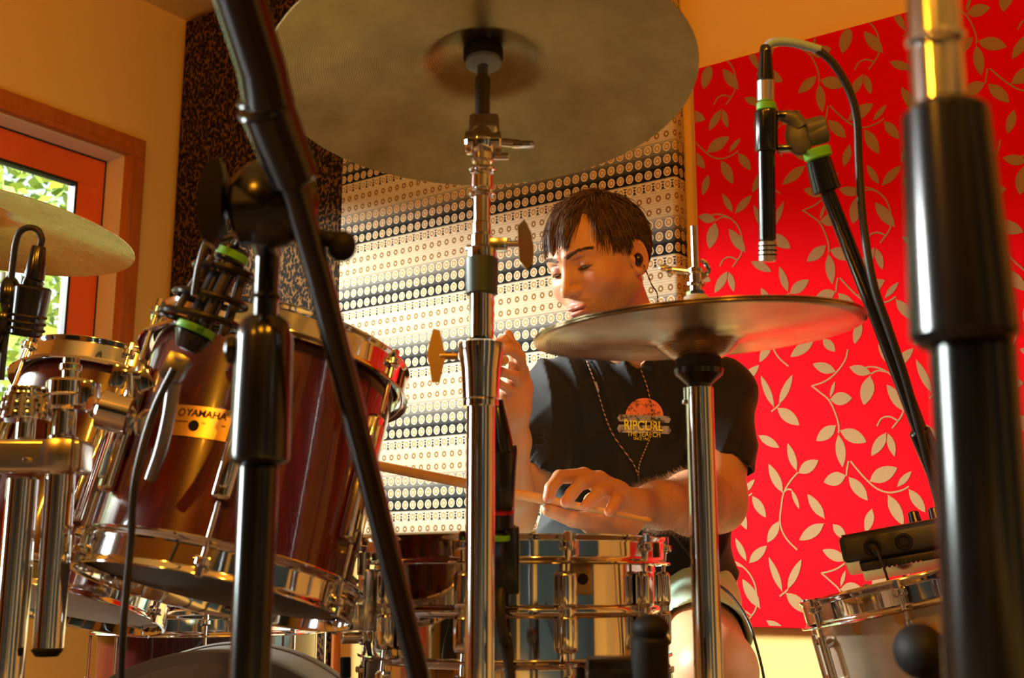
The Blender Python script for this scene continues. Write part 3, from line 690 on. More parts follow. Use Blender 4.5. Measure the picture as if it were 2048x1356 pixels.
# black cable and the microphone clipped to the stand
# ================================================= hi-hat
HD=1.273; hcx=P(1395,668,HD)
hu=V(-math.sin(math.radians(3.2)),-.028,math.cos(math.radians(3.2)))
hh=thing('hi_hat','hi-hat with two bronze cymbals on a chrome stand right of the drummer\'s face','hi-hat',(hcx.x,hcx.y,0))
cymbal('bottom_cymbal',.1778,hcx,(-hu),CYM_H,'',bell=.045,parent=hh,hgt=.011)
cymbal('top_cymbal',.1778,hcx+hu*.004,hu,CYM_H,'',bell=.045,parent=hh,hgt=.011)
hb=P(1408,1356,1.25); HX=V(hcx.x,hcx.y,0)
def hz(py,dx=0):
    r=ray(1400,py); k=HX.y/r.y; return V(HX.x+dx,HX.y,CAMZ+r.z*k)
m=M(); m.cyl(hz(772),V(HX.x,HX.y,.10),.0148); ob('base_tube',m,CHROME,hh)
m=M(); m.lathe([(.006,0),(.012,0),(.016,.004),(.0255,.012),(.0265,.018),(.021,.020),(.006,.020)],hz(772),(0,0,1),40,True); ob('cymbal_seat',m,BLACK,hh)
m=M(); m.lathe([(.005,0),(.022,0),(.0245,.003),(.0245,.020),(.021,.026),(.022,.034),(.018,.042),(.005,.042)],hz(742),(0,0,1),36,True); ob('seat_felt',m,mat('olive_felt',(.055,.045,.025),.9),hh)
m=M(); m.cyl(hz(452,.0),hz(790),.0038); ob('pull_rod',m,CHROME,hh)
m=M(); m.cyl(hz(612),hz(592),.0135); ob('clutch_felt',m,mat('cream_felt',(.45,.42,.34),.95),hh)
m=M(); m.cyl(hz(592),hz(583),.0105,seg=8); m.cyl(hz(585),hz(535),.0068); m.cyl(hz(572),hz(566),.010); m.cyl(hz(548),hz(538),.0088); m.cyl(hz(545,-.003),hz(540,-.026),.0035)
m.ball(hz(541,-.026),(.007,.003,.005)); m.ball(hz(536,-.034),(.006,.003,.004)); m.tube([hz(556,.004),hz(545,.014),hz(528,.012),hz(520,.006)],[.0032,.003,.003,.0022],8,sub=4)
ob('clutch',m,CHROME,hh)
m=M(); m.cyl(hz(800,-.014),hz(775,-.014),.003); m.cyl(hz(808,-.014),hz(800,-.014),.005); ob('tilt_screw',m,CHROME2,hh)
tripod(hh,(HX.x,HX.y,0),.26,.02,.12,CHROME,a0=.52)
m=M(); m.box(V(HX.x+.05,HX.y+.13,.03),(.07,.20,.012),Matrix.Rotation(math.radians(8),3,'X'),.004); ob('foot_pedal',m,CHROME2,hh)
# ================================================= ride cymbal at the left edge
rc=P(-62,456,1.86); ru=V(.10,.06,.99).normalized()
ride=cymbal('ride_cymbal',.254,rc,V(.10,.03,.99).normalized(),CYM_L,'pale bronze ride cymbal at the left edge in front of the window',bell=.062,hgt=.032)
rs_=thing('cymbal_stand','chrome cymbal stand under the pale ride cymbal at the left edge','stand',(rc.x,rc.y,0))
m=M(); m.cyl(V(rc.x,rc.y,.1),V(rc.x,rc.y,rc.z-.14),.0135); m.cyl(V(rc.x,rc.y,rc.z-.16),V(rc.x,rc.y,rc.z-.05),.009); ob('base_tube',m,CHROME,rs_)
rup=V(.10,.03,.99).normalized()
m=M(); m.ball(V(rc.x,rc.y,rc.z-.045),(.016,.016,.016)); m.cyl(V(rc.x,rc.y,rc.z-.045),rc+rup*.10,.004); m.cyl(rc+rup*.035,rc+rup*.0435,.016); m.cyl(rc+rup*.058,rc+rup*.068,.015); ob('tilter',m,CHROME2,rs_)
tripod(rs_,(rc.x,rc.y,0),.34,.02,.28,CHROME,a0=1.0)

# ================================================= chrome tom holder at lower left
HDp=1.22
ho=thing('tom_holder','chrome double tom stand with a block clamp at lower left','stand',tuple(V(P(28,1356,HDp).x,P(28,1356,HDp).y,0)))
p=P(30,1160,HDp); A=V(p.x,p.y,0)
def az(py,dx=0,dy=0):
    r=ray(30,py); k=A.y/r.y; return V(A.x+dx,A.y+dy,CAMZ+r.z*k)
m=M(); m.cyl(az(955),V(A.x,A.y,.08),.0165); ob('base_tube',m,CHROME,ho)
px_=76*HDp/F*.985
m=M(); m.cyl(az(870,px_),az(1300,px_+.001),.0155); ti=ob('hanging_tube',m,CHROME,ho)
m=M(); m.cyl(az(1298,px_),az(1313,px_),.0158,.012); ob('rubber_foot',m,RUBBER,ti)
m=M(); m.box(az(915,px_*.48),(.094,.045,.036),None,.006,3); m.box(az(915,px_+.004,-.008),(.036,.046,.038),None,.010,2); m.cyl(az(925,px_*.30,-.028),az(925,px_*.30,-.020),.003); blk=ob('block_clamp',m,mat('cast_nickel',(.75,.68,.55),.22,1),ho)
m=M(); m.cyl(az(880,-.002),az(790,-.002),.010); 
for k,q in enumerate((842,822,802,790)): m.lathe([(.008,0),(.026-.002*k,.000),(.027-.002*k,.004),(.026-.002*k,.008),(.008,.008)],az(q,-.004),(0,0,1),26,True)
for k in range(14):
    an=k*2*math.pi/14; m.cyl(az(838,-.004)+V(math.cos(an)*.024,math.sin(an)*.024,0),az(795,-.004)+V(math.cos(an)*.020,math.sin(an)*.020,0),.004,seg=8)
ob('ratchet_joint',m,CHROME,ho)
m=M(); m.cyl(az(875,px_),az(820,px_),.012); m.cyl(az(822,px_+.003),az(760,px_+.003),.0245,seg=36); m.torus(az(793,px_+.003),(0,0,1),.0245,.0018); m.box(az(790,px_+.026,-.004),(.016,.030,.028),None,.004); m.cyl(az(762,px_+.002),az(715,px_+.002),.0085)
m.cyl(az(742,px_+.002),az(728,px_+.002),.0115); m.cyl(az(835,px_+.030),az(770,px_+.030),.004); ob('swivel_joint',m,CHROME,ho)
# arm that carries the near tom: a thick horizontal barrel running right
a0=P(190,815,1.24); a1=P(262,834,1.245)
m=M(); m.cyl(P(180,806,1.23),P(208,820,1.245),.0085); m.cyl(a0+(a1-a0)*.10,a1,.0205,.0205,36,.002); m.cyl(P(205,800,1.242),P(222,830,1.242),.006); arm=ob('tom_arm',m,CHROME,ho)
m=M(); p=P(262,745,1.27); m.cyl(P(262,800,1.27),p,.005); m.box(P(238,752,1.27),(.018,.006,.026),Matrix.Rotation(.25,3,'Y'),.003); m.box(P(287,762,1.27),(.020,.006,.024),Matrix.Rotation(-.5,3,'Y'),.003); m.box(P(263,748,1.27),(.022,.008,.008),Matrix.Rotation(.15,3,'Y'),.002); ob('wing_screw',m,CHROME,arm)
m=M(); m.cyl(P(291,846,1.266),P(327,862,1.30),.0160,seg=32); m.torus(P(300,850,1.274),P(327,862,1.30)-P(291,846,1.266),.0175,.0025); ob('mount_bracket',m,CHROME2,tom)
m=M(); m.cyl(az(780,px_+.010,.02),P(120,800,1.44),.0095); m.cyl(P(120,800,1.44),P(122,850,1.455),.0095); m.box(P(122,850,1.46),(.034,.02,.05),None,.005); ob('tom_arm',m,CHROME,ho)
tripod(ho,(A.x,A.y,0),.36,.02,.22,CHROME,a0=.70)
# ================================================= black microphone stand, foreground left
LD=.80
p=P(508,1160,LD); B=V(p.x,p.y,0)
def bz(py,dx=0,dy=0):
    r=ray(508,py); k=B.y/r.y; return V(B.x+dx,B.y+dy,CAMZ+r.z*k)
mk=LD/F*.985
ls=thing('microphone_stand','black boom microphone stand in the left foreground','stand',(B.x,B.y,0))
m=M(); m.cyl(bz(930),V(B.x,B.y,.06),41*mk); ob('lower_tube',m,BLACKM,ls)
m=M(); m.lathe([(30*mk,-.005),(60*mk,0),(62*mk,.004),(60*mk,.085),(52*mk,.098),(38*mk,.102),(30*mk,.10)],bz(922),(0,0,1),36); m.cyl(bz(700,-.018,.0),bz(700,-.026),.010); ob('clutch_grip',m,BLACK,ls)
m=M(); m.cyl(bz(660),bz(480),26*mk,seg=28); m.torus(bz(594),(0,0,1),26*mk,.0018); ob('upper_tube',m,BLACKM,ls)
# swivel clutch
m=M(); piv=P(548,400,.79); m.cyl(bz(500),P(520,430,.80),30*mk,26*mk); m.ball(P(545,405,.80),(.032,.022,.032)); m.cyl(P(600,420,.80),P(470,430,.80),.022,seg=32); sw=ob('boom_clutch',m,BLACK,ls)
m=M(); 
poly=[(0,.030),(.010,.032),(.016,.020),(.014,0),(.017,-.016),(.008,-.030),(-.002,-.026),(-.010,-.012),(-.012,.004),(-.008,.022)]
m.prism([(x*.62,y) for x,y in poly],P(440,410,.785)+V(-.007,-.006,0),V(1,0,0),V(0,0,1),V(0,1,0),.014); m.cyl(P(455,420,.79),P(500,420,.80),.007)
m.ball(P(418,398,.787),(.006,.007,.018)); ob('clutch_lever',m,BLACK,sw)
m=M(); m.cyl(P(590,470,.80),P(672,480,.80),.006); m.ball(P(684,492,.80),(.010,.010,.011)); ob('clutch_knob',m,RUBBER,sw)
# the boom: sleeve and thin tube through the clutch, running down to the right
m=M(); m.tube([P(345,-420,.60),P(522,130,.725),P(536,200,.74)],[.0146,.0152,.0160],24); ob('counterweight_tube',m,BLACKM,ls)
m=M(); pA=P(517,185,.74); pB=P(590,360,.775); m.cyl(P(533,215,.745),pB,.0175,.0165,30,.002); m.torus(P(533,215,.745),pB-pA,.0165,.0025); m.torus(P(524,192,.742),pB-pA,.0150,.0018); ob('boom_sleeve',m,BLACK,ls)
m=M(); m.tube([P(575,330,.77),P(640,560,.80),P(850,1400,.93)],[.0095,.0092,.0090],20); ob('boom_tube',m,BLACKM,ls)
tripod(ls,(B.x,B.y,0),.22,.03,.26,BLACKM,a0=.9,tr=.008)
# ================================================= tom microphone in a ringed cage
TM=1.165
a_=P(425,640,TM); bdir=(P(470,520,TM+.02)-P(360,690,TM)).normalized()
tm=thing('tom_microphone','black clip-on tom microphone in a ringed cage with green tape bands','microphone',tuple(P(395,640,TM)))
p0=P(372,700,TM); p1=P(470,500,TM+.02); d=(p1-p0).normalized(); Lm=(p1-p0).length
m=M(); m.cyl(p0,p0+d*Lm*.16,.012,.019); m.cyl(p0+d*Lm*.16,p0+d*Lm*.22,.019,.017); ob('mic_capsule',m,BLACK,tm)
m=M(); m.cyl(p0+d*Lm*.165,p0+d*Lm*.235,.0196,seg=28,bev=.001); ob('tape_band',m,GREEN,tm,label='green tape band')
m=M(); m.cyl(p0+d*Lm*.90,p0+d*Lm*.98,.0170,seg=28,bev=.001); ob('tape_band',m,GREEN,tm,label='green tape band')
m=M(); m.cyl(p0+d*Lm*.2,p0+d*Lm*.92,.0135); m.cyl(p0+d*Lm*.86,p0+d*Lm*1.02,.0165); ob('mic_body',m,BLACK,tm)
for q,rr in ((.30,.040),(.50,.035),(.78,.029)):
    m=M(); m.torus(p0+d*Lm*q,(d+V(0,-.05,.9)).normalized(),rr,.0036,40,8); ob('cage_ring',m,BLACK,tm)
m=M(); aa,bb,_=frame(d)
for k in range(6):
    an=k*math.pi/3+.4; e=aa*math.cos(an)+bb*math.sin(an); m.tube([p0+d*Lm*.26+e*.030,p0+d*Lm*.55+e*.026,p0+d*Lm*.84+e*.020],.0038,8)
ob('cage_rods',m,mat('brown_black_rubber',(.05,.035,.02),.5),tm)
m=M(); m.tube([p1,P(478,470,TM),P(440,480,TM-.01),P(415,480,TM-.02),P(398,530,TM-.03),P(388,590,TM-.03)],.0030,10,sub=6); ob('cable',m,CABLE,tm)
m=M(); m.tube([P(348,738,TM-.040),P(305,830,1.125),P(270,960,1.11),P(262,1080,1.12),P(253,1180,1.12),P(246,1270,1.12),P(240,1480,1.15),V(-.30,1.0,.25),V(-.25,.95,.02),V(-.1,.9,.006)],.0036,10,sub=6)
tag(ob('microphone_cable',m,CABLE,None,loc=tuple(P(262,1080,1.12))),'thin black cable hanging in front of the red rack tom','cable')
m=M(); c_=[P(365,720,1.172),P(350,760,1.170),P(338,830,1.168),P(322,900,1.166),P(300,960,1.166)]
m.tube(c_,[.012,.008,.007,.007,.006],12,sub=5); m.box(P(352,735,1.168),(.024,.016,.03),Matrix.Rotation(.4,3,'Y'),.005); ob('clip_arm',m,STEELD,tm)
# ================================================= left-edge microphone
lm=thing('microphone','black microphone with an arched cable at the left edge, above the red rack tom','microphone',tuple(P(40,600,1.45)))
D0=1.45
m=M(); m.cyl(P(78,492,D0),P(68,560,D0),.0085,.0125); m.cyl(P(68,558,D0),P(62,575,D0),.0130,seg=20); pl=ob('cable_plug',m,BLACK,lm)
m=M(); m.tube([P(80,495,D0),P(84,480,D0),P(76,461,D0),P(60,455,D0),P(42,462,D0),P(32,485,D0),P(27,520,D0),P(20,580,D0),P(16,640,D0),P(8,700,D0),P(2,760,D0)],.0040,10,sub=6); ob('cable',m,CABLE,lm)
m=M(); m.cyl(P(66,572,D0),P(50,672,D0),.0225,.0195,28); 
for q in (632,645,658): m.torus(P(66-16*(q-572)/100,q,D0),(P(66,572,D0)-P(50,672,D0)),.0205,.0022,32,6)
ob('mic_body',m,BLACK,lm)
m=M(); m.ball(P(18,592,D0),(.014,.014,.026)); m.cyl(P(10,620,D0),P(-20,700,D0),.012); m.ball(P(4,640,D0),(.018,.016,.020)); m.cyl(P(30,600,D0),P(60,610,D0),.008); ob('swivel_clip',m,BLACK,lm)
m=M(); m.cyl(P(2,603,D0),P(-4,622,D0),.0152,seg=24,bev=.001); ob('tape_band',m,GREEN,lm,label='green tape band')
m=M(); m.tube([P(-10,650,D0),P(-60,800,D0+.05),V(-.85,1.62,.42),V(-.85,1.62,.0)],.008,12); ob('support_tube',m,BLACKM,lm)
# ================================================= hanging condenser microphone at right
KD=1.37
km=thing('condenser_microphone','slim black condenser microphone hanging in front of the red panel','microphone',tuple(P(1534,300,KD)))
k_=KD/F
def kp(y,x=None): 
    xx=1531+ (y-95)*.010 if x is None else x
    return P(xx,y,KD)
m=M(); m.cyl(kp(235),kp(482),17*k_,seg=32); ob('mic_body',m,BLACK,km)
m=M(); m.cyl(kp(160),kp(203),17.5*k_,seg=32); NICK=mat('satin_nickel',(.80,.76,.66),.28,1); ob('collar',m,NICK,km,label='silvery collar')
m=M(); m.cyl(kp(482),kp(524),17.5*k_,seg=32); ob('capsule',m,NICK,km,label='silvery capsule')
m=M()
for q in (492,501,510): m.torus(kp(q),kp(482)-kp(524),17.3*k_,.0011,32,6)
ob('capsule_slots',m,BLACK,km)
m=M(); m.cyl(kp(205),kp(220),19*k_,seg=32,bev=.001); ob('tape_band',m,GREEN,km,label='green tape band')
m=M(); m.cyl(kp(102),kp(160),12*k_,16.5*k_,28); m.cyl(kp(90),kp(104),10*k_,12*k_,28); ob('cable_plug',m,BLACK,km)
m=M(); m.tube([kp(92,1534),kp(84,1550),kp(86,1590),kp(100,1640)],.0052,12,sub=6); ob('cable_sleeve',m,BLUET,km,label='pale blue tape around the cable')
m=M(); m.tube([kp(98,1632),kp(125,1665),kp(180,1698),kp(240,1714),kp(330,1718),P(1726,440,1.362),P(1745,560,1.352),P(1775,650,1.352),P(1812,760,1.355),P(1850,900,1.355),P(1880,1020,1.36),P(1896,1200,1.365),P(1900,1420,1.365),V(.51,1.32,.15),V(.53,1.33,.012)],.0046,12,sub=6); ob('cable',m,CABLE,km)
ks=thing('microphone_stand','slim black boom stand holding the condenser microphone by the red panel','stand',(P(1905,1356,1.40).x,P(1905,1356,1.40).y,0))
m=M(); _d=kp(303)-kp(222); m.lathe([(18.6*k_,0),(22*k_,0),(23*k_,.002),(23*k_,_d.length-.002),(22*k_,_d.length),(18.6*k_,_d.length)],kp(222),_d,36,True); m.box(kp(232,1574),(.026,.014,.010),None,.004); m.box(kp(298,1574),(.024,.014,.008),None,.003); ob('mic_clip',m,BLACK,ks)
m=M(); m.ball(kp(272,1598),(.0165,.010,.024),20,12); m.tube([kp(232,1560),kp(236,1585),kp(255,1600)],[.006,.009,.011],12,sub=4); m.cyl(kp(262,1610),kp(250,1650),.013,.012); m.cyl(kp(275,1612),kp(262,1652),.012,.0135); ob('clip_swivel',m,mat('grey_plastic',(.10,.10,.095),.45),ks,label='grey swivel joint')
m=M(); m.cyl(kp(296,1632),kp(318,1638),.0160,seg=24,bev=.002); ob('tape_band',m,GREEN,ks,label='green tape ring')
m=M(); m.cyl(kp(318,1636),kp(384,1655),.0145,.0165); ob('boom_head',m,BLACK,ks)
bA=kp(384,1655); bB=P(1862,920,1.39); bC=P(1900,1160,1.40)
m=M(); m.tube([bA,P(1760,650,1.38),bB],.0088,20); m.cyl(P(1838,860,1.385),P(1880,960,1.395),.0125,seg=24); ob('boom_tube',m,BLACKM,ks)
m=M(); m.tube([P(1862,920,1.39),P(1905,1080,1.40),P(1905,1356,1.40),V(P(1905,1356,1.40).x,P(1905,1356,1.40).y,.05)],.0095,16); ob('upright_tube',m,BLACKM,ks)
tripod(ks,(P(1905,1356,1.40).x,P(1905,1356,1.40).y,0),.20,.02,.26,BLACKM,a0=.3,tr=.008)
# ================================================= big blurred stand in the right foreground
GD=.50; g=GD/F
gs=thing('microphone_stand','large black and chrome stand close to the camera at right','stand',(P(1965,1356,GD).x,P(1965,1356,GD).y,0))
m=M(); m.cyl(P(1812,-900,GD+.10),P(1880,225,GD+.02),50*g,55*g,32); m.torus(P(1872,80,GD+.025),P(1862,-80,GD+.03)-P(1880,225,GD+.02),54*g,.0016); ob('upper_tube',m,CHROME2,gs,label='chrome upper tube')
m=M(); m.cyl(P(1890,212,GD+.012),P(1930,690,GD-.01),86*g,104*g,36,.004); ob('clutch_grip',m,BLACK,gs)
m=M(); m.cyl(P(1944,680,GD-.005),P(1990,1400,GD-.02),82*g,92*g,32); m.cyl(P(1990,1398,GD-.02),V(P(1985,1400,GD-.02).x,P(1985,1400,GD-.02).y,.05),92*g,seg=28); ob('lower_tube',m,BLACKM,gs)
tripod(gs,(P(1985,1400,GD-.02).x,P(1985,1400,GD-.02).y,0),.14,.02,.24,BLACKM,a0=5.1,tr=.008)
# ================================================= sound module on the side snare's far side
md=P(1806,1090,1.92)
mt=thing('sound_module','black sound module with knobs above the side snare, cable plugged in','electronic module',tuple(md))
Rm=Matrix.Rotation(math.radians(-10),3,'Y')@Matrix.Rotation(math.radians(-8),3,'X')
xl=V(math.cos(math.radians(10)),0,math.sin(math.radians(10)))
yl=V(0,1,0); zl=xl.cross(yl)
Rm=Matrix.Rotation(math.radians(-17),3,'Z')@Matrix((xl,yl,zl)).transposed(); Rm=Rm@Matrix.Rotation(math.radians(-7),3,'X')
def ml(x,y,z): return md+Rm@V(x,y,z)
m=M(); m.box(ml(0,.06,.006),(.196,.17,.044),Rm,.010,4); m.box(ml(.01,.06,-.022),(.168,.14,.020),Rm,.006,3); cs2=ob('case',m,mat('module_plastic',(.022,.022,.022),.33),mt)
m=M(); m.box(ml(0,.06,.029),(.184,.160,.003),Rm,.001); ob('top_plate',m,mat('dark_red_plate',(.10,.015,.012),.3),mt,label='dark reddish top plate')
for x in (.030,.062,.092):
    m=M(); m.cyl(ml(x-.002,.0,.028),ml(x-.002,.0,.050),.0105,.009,20); ob('knob',m,BLACK,mt)
for x in (-.048,.002):
    m=M(); m.torus(ml(x,-.0255,.001),Rm@V(0,1,0),.011,.003,28,8); m.cyl(ml(x,-.0235,.001),ml(x,-.0265,.001),.0075); ob('jack_socket',m,RUBBER,mt)
for k in range(9):
    pass
m=M()
for k in range(9): m.box(ml(-.04+k*.0075,-.018,-.030),(.003,.020,.006),Rm,0)
ob('vent_grille',m,BLACK,mt)
m=M(); m.cyl(ml(0,.07,-.044),V(md.x,md.y+.07,.55),.012); m.cyl(V(md.x,md.y+.07,.58),V(md.x,md.y+.07,.03),.014)
for k in range(3):
    an=k*2.09; m.tube([V(md.x,md.y+.07,.25),V(md.x+.2*math.cos(an),md.y+.07+.2*math.sin(an),.012)],.008,10)
tag(ob('module_stand',m,BLACKM,None,loc=(md.x,md.y+.07,0)),'black stand post under the sound module, behind the side snare','stand')
m=M(); q0=ml(-.048,-.027,.001); m.cyl(q0+V(0,0,0),q0+V(.003,-.018,-.010),.0065,.0045); q1=q0+V(.003,-.02,-.012); m.tube([q0+V(.002,-.014,-.006),q1,q1+V(.010,-.004,-.035),q1+V(.014,.0,-.07),q1+V(.0,.03,-.25),V(q1.x-.05,q1.y+.06,.02)],.0022,8,sub=6)
ob('earphone_plug_lead',m,CABLE,mt)
# stand under the side snare
def drumstand(name,label,c,ax,R,zb,loc):
    th=thing(name,label,'stand',loc)
    cx=Vector(c)-Vector(ax)*.06
    for k in range(3):
        an=k*2*math.pi/3+.5; a,b,_=frame(ax); d=a*math.cos(an+1.0)+b*math.sin(an+1.0)
        m=M(); m.tube([cx,cx+d*(R*.8),Vector(c)+d*(R+.020)-Vector(ax)*.022,Vector(c)+d*(R+.024)+Vector(ax)*.014],.0055,10,sub=3); bs=ob('basket_arm',m,CHROME,th)
        m=M(); m.cyl(Vector(c)+d*(R+.023)-Vector(ax)*.004,Vector(c)+d*(R+.024)+Vector(ax)*.022,.007); ob('rubber_tip',m,RUBBER,bs)
    m=M(); m.cyl(cx,V(cx.x,cx.y,.06),.0125); m.ball(cx,.02); ob('post',m,CHROME,th)
    tripod(th,(cx.x,cx.y,0),.24,.02,.17,CHROME,a0=.52+math.pi/3)
drumstand('snare_stand','chrome stand basket under the chrome snare drum','',None,None,None,None) if False else None
drumstand('snare_stand','chrome basket stand under the chrome snare drum',Sb,sax,.196,0,(Sb.x,Sb.y,0))
drumstand('snare_stand','chrome basket stand under the tilted side snare',Nb,nax,.188,0,(Nb.x,Nb.y,0))
# ================================================= hi-hat / snare microphone beside the middle stand
sm2=thing('snare_microphone','black snare microphone with a red band, clipped beside the middle chrome stand','microphone',tuple(P(1006,1000,1.30)))
m=M(); m.cyl(P(990,800,1.30),P(1004,905,1.30),.009,.014); m.cyl(P(1004,900,1.30),P(1007,1058,1.30),.0150,.0115); m.box(P(1008,955,1.30),(.026,.022,.075),Matrix.Rotation(.06,3,'Y'),.006); ob('mic_body',m,BLACK,sm2)
m=M(); m.cyl(P(1006,1012,1.30),P(1006,1028,1.30),.0128,seg=24,bev=.001); ob('red_band',m,REDT,sm2,label='red band')
m=M(); m.box(P(1012,1120,1.31),(.030,.024,.075),None,.004); m.cyl(P(1018,1050,1.31),P(1018,1090,1.31),.008); ob('rim_clamp',m,BLACK,sm2)
m=M(); m.cyl(P(1000,1069,1.305),P(1000,1081,1.305),.0118,seg=24,bev=.001); ob('tape_band',m,GREEN,sm2,label='green tape band')
m=M(); m.tube([P(988,800,1.30),P(982,700,1.24),P(985,1150,1.24),P(1003,1230,1.24),P(1020,1380,1.25),V(.0,1.1,.1),V(-.02,1.0,.01)],.0042,10,sub=6) if False else m.tube([P(1008,1150,1.31),P(1000,1200,1.29),P(1006,1270,1.28),P(1024,1390,1.28),V(.035,1.26,.12),V(.04,1.27,.010)],.0060,10,sub=6)
ob('cable',m,CABLE,sm2)
# two blurred black microphones low at the front right
fm=thing('low_microphone','blurred black microphone standing up in front of the chrome snare, right side','microphone',tuple(P(1302,1300,1.02)))
m=M(); m.cyl(P(1296,1420,1.02),P(1301,1262,1.02),.0175,.0165,28,.006); m.ball(P(1301,1256,1.02),(.0165,.0165,.012)); ob('mic_body',m,RUBBER,fm)
m=M(); m.box(P(1235,1338,1.03),(.055,.03,.022),None,.006); m.tube([P(1240,1340,1.03),P(1270,1400,1.03),V(P(1296,1420,1.02).x,1.02,.2),V(P(1296,1420,1.02).x,1.02,.01)],.009,12); ob('mic_holder',m,BLACK,fm)
fm=thing('round_microphone','round black microphone end in front of the side snare at lower right','microphone',tuple(P(1840,1300,.80)))
m=M(); m.ball(P(1840,1302,.80),(.0175,.02,.0185),28,18); m.cyl(P(1850,1310,.81),P(1930,1420,.90),.014,.012); ob('mic_head',m,RUBBER,fm)
m=M(); m.tube([P(1930,1420,.90),V(P(1930,1420,.90).x,P(1930,1420,.90).y,.02)],.009,12); m.cyl(V(P(1930,1420,.90).x,P(1930,1420,.90).y,.0),V(P(1930,1420,.90).x,P(1930,1420,.90).y,.02),.07); ob('base_post',m,BLACKM,fm)
# ================================================= signed-distance modelling helpers
def npv(v): return np.array(v,dtype=np.float32)
def smin(a,b,k):
    h=np.maximum(k-np.abs(a-b),0)/k; return np.minimum(a,b)-h*h*k*.25
def smax(a,b,k): return -smin(-a,-b,k)
def s_ball(p,c,r): return np.linalg.norm(p-npv(c),axis=1)-r
def s_ell(p,c,r,R=None):
    q=p-npv(c)
    if R is not None: q=q@R
    r=npv(r); k0=np.linalg.norm(q/r,axis=1); k1=np.linalg.norm(q/(r*r),axis=1)+1e-9; return k0*(k0-1)/k1
def s_cone(p,a,b,ra,rb):
    a=npv(a);b=npv(b); ab=b-a; t=np.clip(((p-a)@ab)/(ab@ab),0,1); return np.linalg.norm(p-a-t[:,None]*ab,axis=1)-(ra+(rb-ra)*t)
def s_cones(p,pts,rs,k=.006):
    d=None
    for i in range(len(pts)-1):
        e=s_cone(p,pts[i],pts[i+1],rs[i],rs[i+1]); d=e if d is None else smin(d,e,k)
    return d
def mesh_sdf(f,lo,hi,h,B=8):
    lo=npv(lo);hi=npv(hi); n=(np.ceil((hi-lo)/h/B).astype(int))*B; nb=n//B
    ax=[lo[i]+(np.arange(nb[i])*B+B/2-.5)*h for i in range(3)]
    g=np.stack(np.meshgrid(*ax,indexing='ij'),-1).reshape(-1,3).astype(np.float32)
    dc=np.concatenate([f(g[i:i+200000]) for i in range(0,len(g),200000)])
    vol=np.repeat(np.repeat(np.repeat(dc.reshape(nb),B,0),B,1),B,2).astype(np.float32)
    sel=np.where(np.abs(dc)<B*h*.5*1.9+.004)[0]
    off=np.stack(np.meshgrid(*[np.arange(B)]*3,indexing='ij'),-1).reshape(-1,3)
    bi=np.stack(np.unravel_index(sel,nb),1)*B
    for s in range(0,len(sel),400):
        idx=(bi[s:s+400,None,:]+off[None]).reshape(-1,3); pp=(lo+idx*h).astype(np.float32)
        vol[idx[:,0],idx[:,1],idx[:,2]]=f(pp)
    sg=vol<0; n0,n1,n2=vol.shape
    cs=np.zeros((n0-1,n1-1,n2-1),np.int8); cor=[(i,j,k) for i in (0,1) for j in (0,1) for k in (0,1)]
    for i,j,k in cor: cs+=sg[i:n0-1+i,j:n1-1+j,k:n2-1+k]
    act=(cs>0)&(cs<8); ci=np.stack(np.where(act),1); vid=np.full(act.shape,-1,np.int64); vid[act]=np.arange(len(ci))
    cv=[vol[ci[:,0]+i,ci[:,1]+j,ci[:,2]+k] for i,j,k in cor]; acc=np.zeros((len(ci),3));cnt=np.zeros(len(ci))
    for a in range(8):
        for b in range(a+1,8):
            ca,cb=cor[a],cor[b]
            if sum(abs(x-y) for x,y in zip(ca,cb))!=1: continue
            m=(cv[a]<0)!=(cv[b]<0); t=cv[a][m]/(cv[a][m]-cv[b][m])
            acc[m]+=np.array(ca)+t[:,None]*(np.array(cb)-np.array(ca)); cnt[m]+=1
    V_=lo+(ci+acc/cnt[:,None])*h
    F_=[]
    for axis in range(3):
        sl0=[slice(None)]*3;sl1=[slice(None)]*3; sl0[axis]=slice(0,-1);sl1[axis]=slice(1,None)
        e=sg[tuple(sl0)]!=sg[tuple(sl1)]; ii=np.stack(np.where(e),1); o1,o2=[x for x in range(3) if x!=axis]
        ok=(ii[:,o1]>0)&(ii[:,o2]>0)&(ii[:,o1]<act.shape[o1])&(ii[:,o2]<act.shape[o2]); ii=ii[ok]
        def g_(d1,d2):
            q=ii.copy(); q[:,o1]-=d1;q[:,o2]-=d2; return vid[q[:,0],q[:,1],q[:,2]]
        quad=np.stack([g_(0,0),g_(1,0),g_(1,1),g_(0,1)],1); inside=sg[ii[:,0],ii[:,1],ii[:,2]]
        flip=inside if axis!=1 else ~inside
        quad[flip]=quad[flip][:,::-1]; F_.append(quad)
    F_=np.concatenate(F_); F_=F_[(F_>=0).all(1)]
    # two light smoothing passes
    return V_.astype(np.float64),F_[:,::-1]
def relax(Vv,Ff,n=2,w=.5):
    for _ in range(n):
        acc=np.zeros_like(Vv);c=np.zeros(len(Vv))
        for a,b in ((0,1),(1,2),(2,3),(3,0)):
            np.add.at(acc,Ff[:,a],Vv[Ff[:,b]]);np.add.at(acc,Ff[:,b],Vv[Ff[:,a]]);np.add.at(c,Ff[:,a],1);np.add.at(c,Ff[:,b],1)
        Vv=Vv*(1-w)+w*acc/np.maximum(c,1)[:,None]
    return Vv
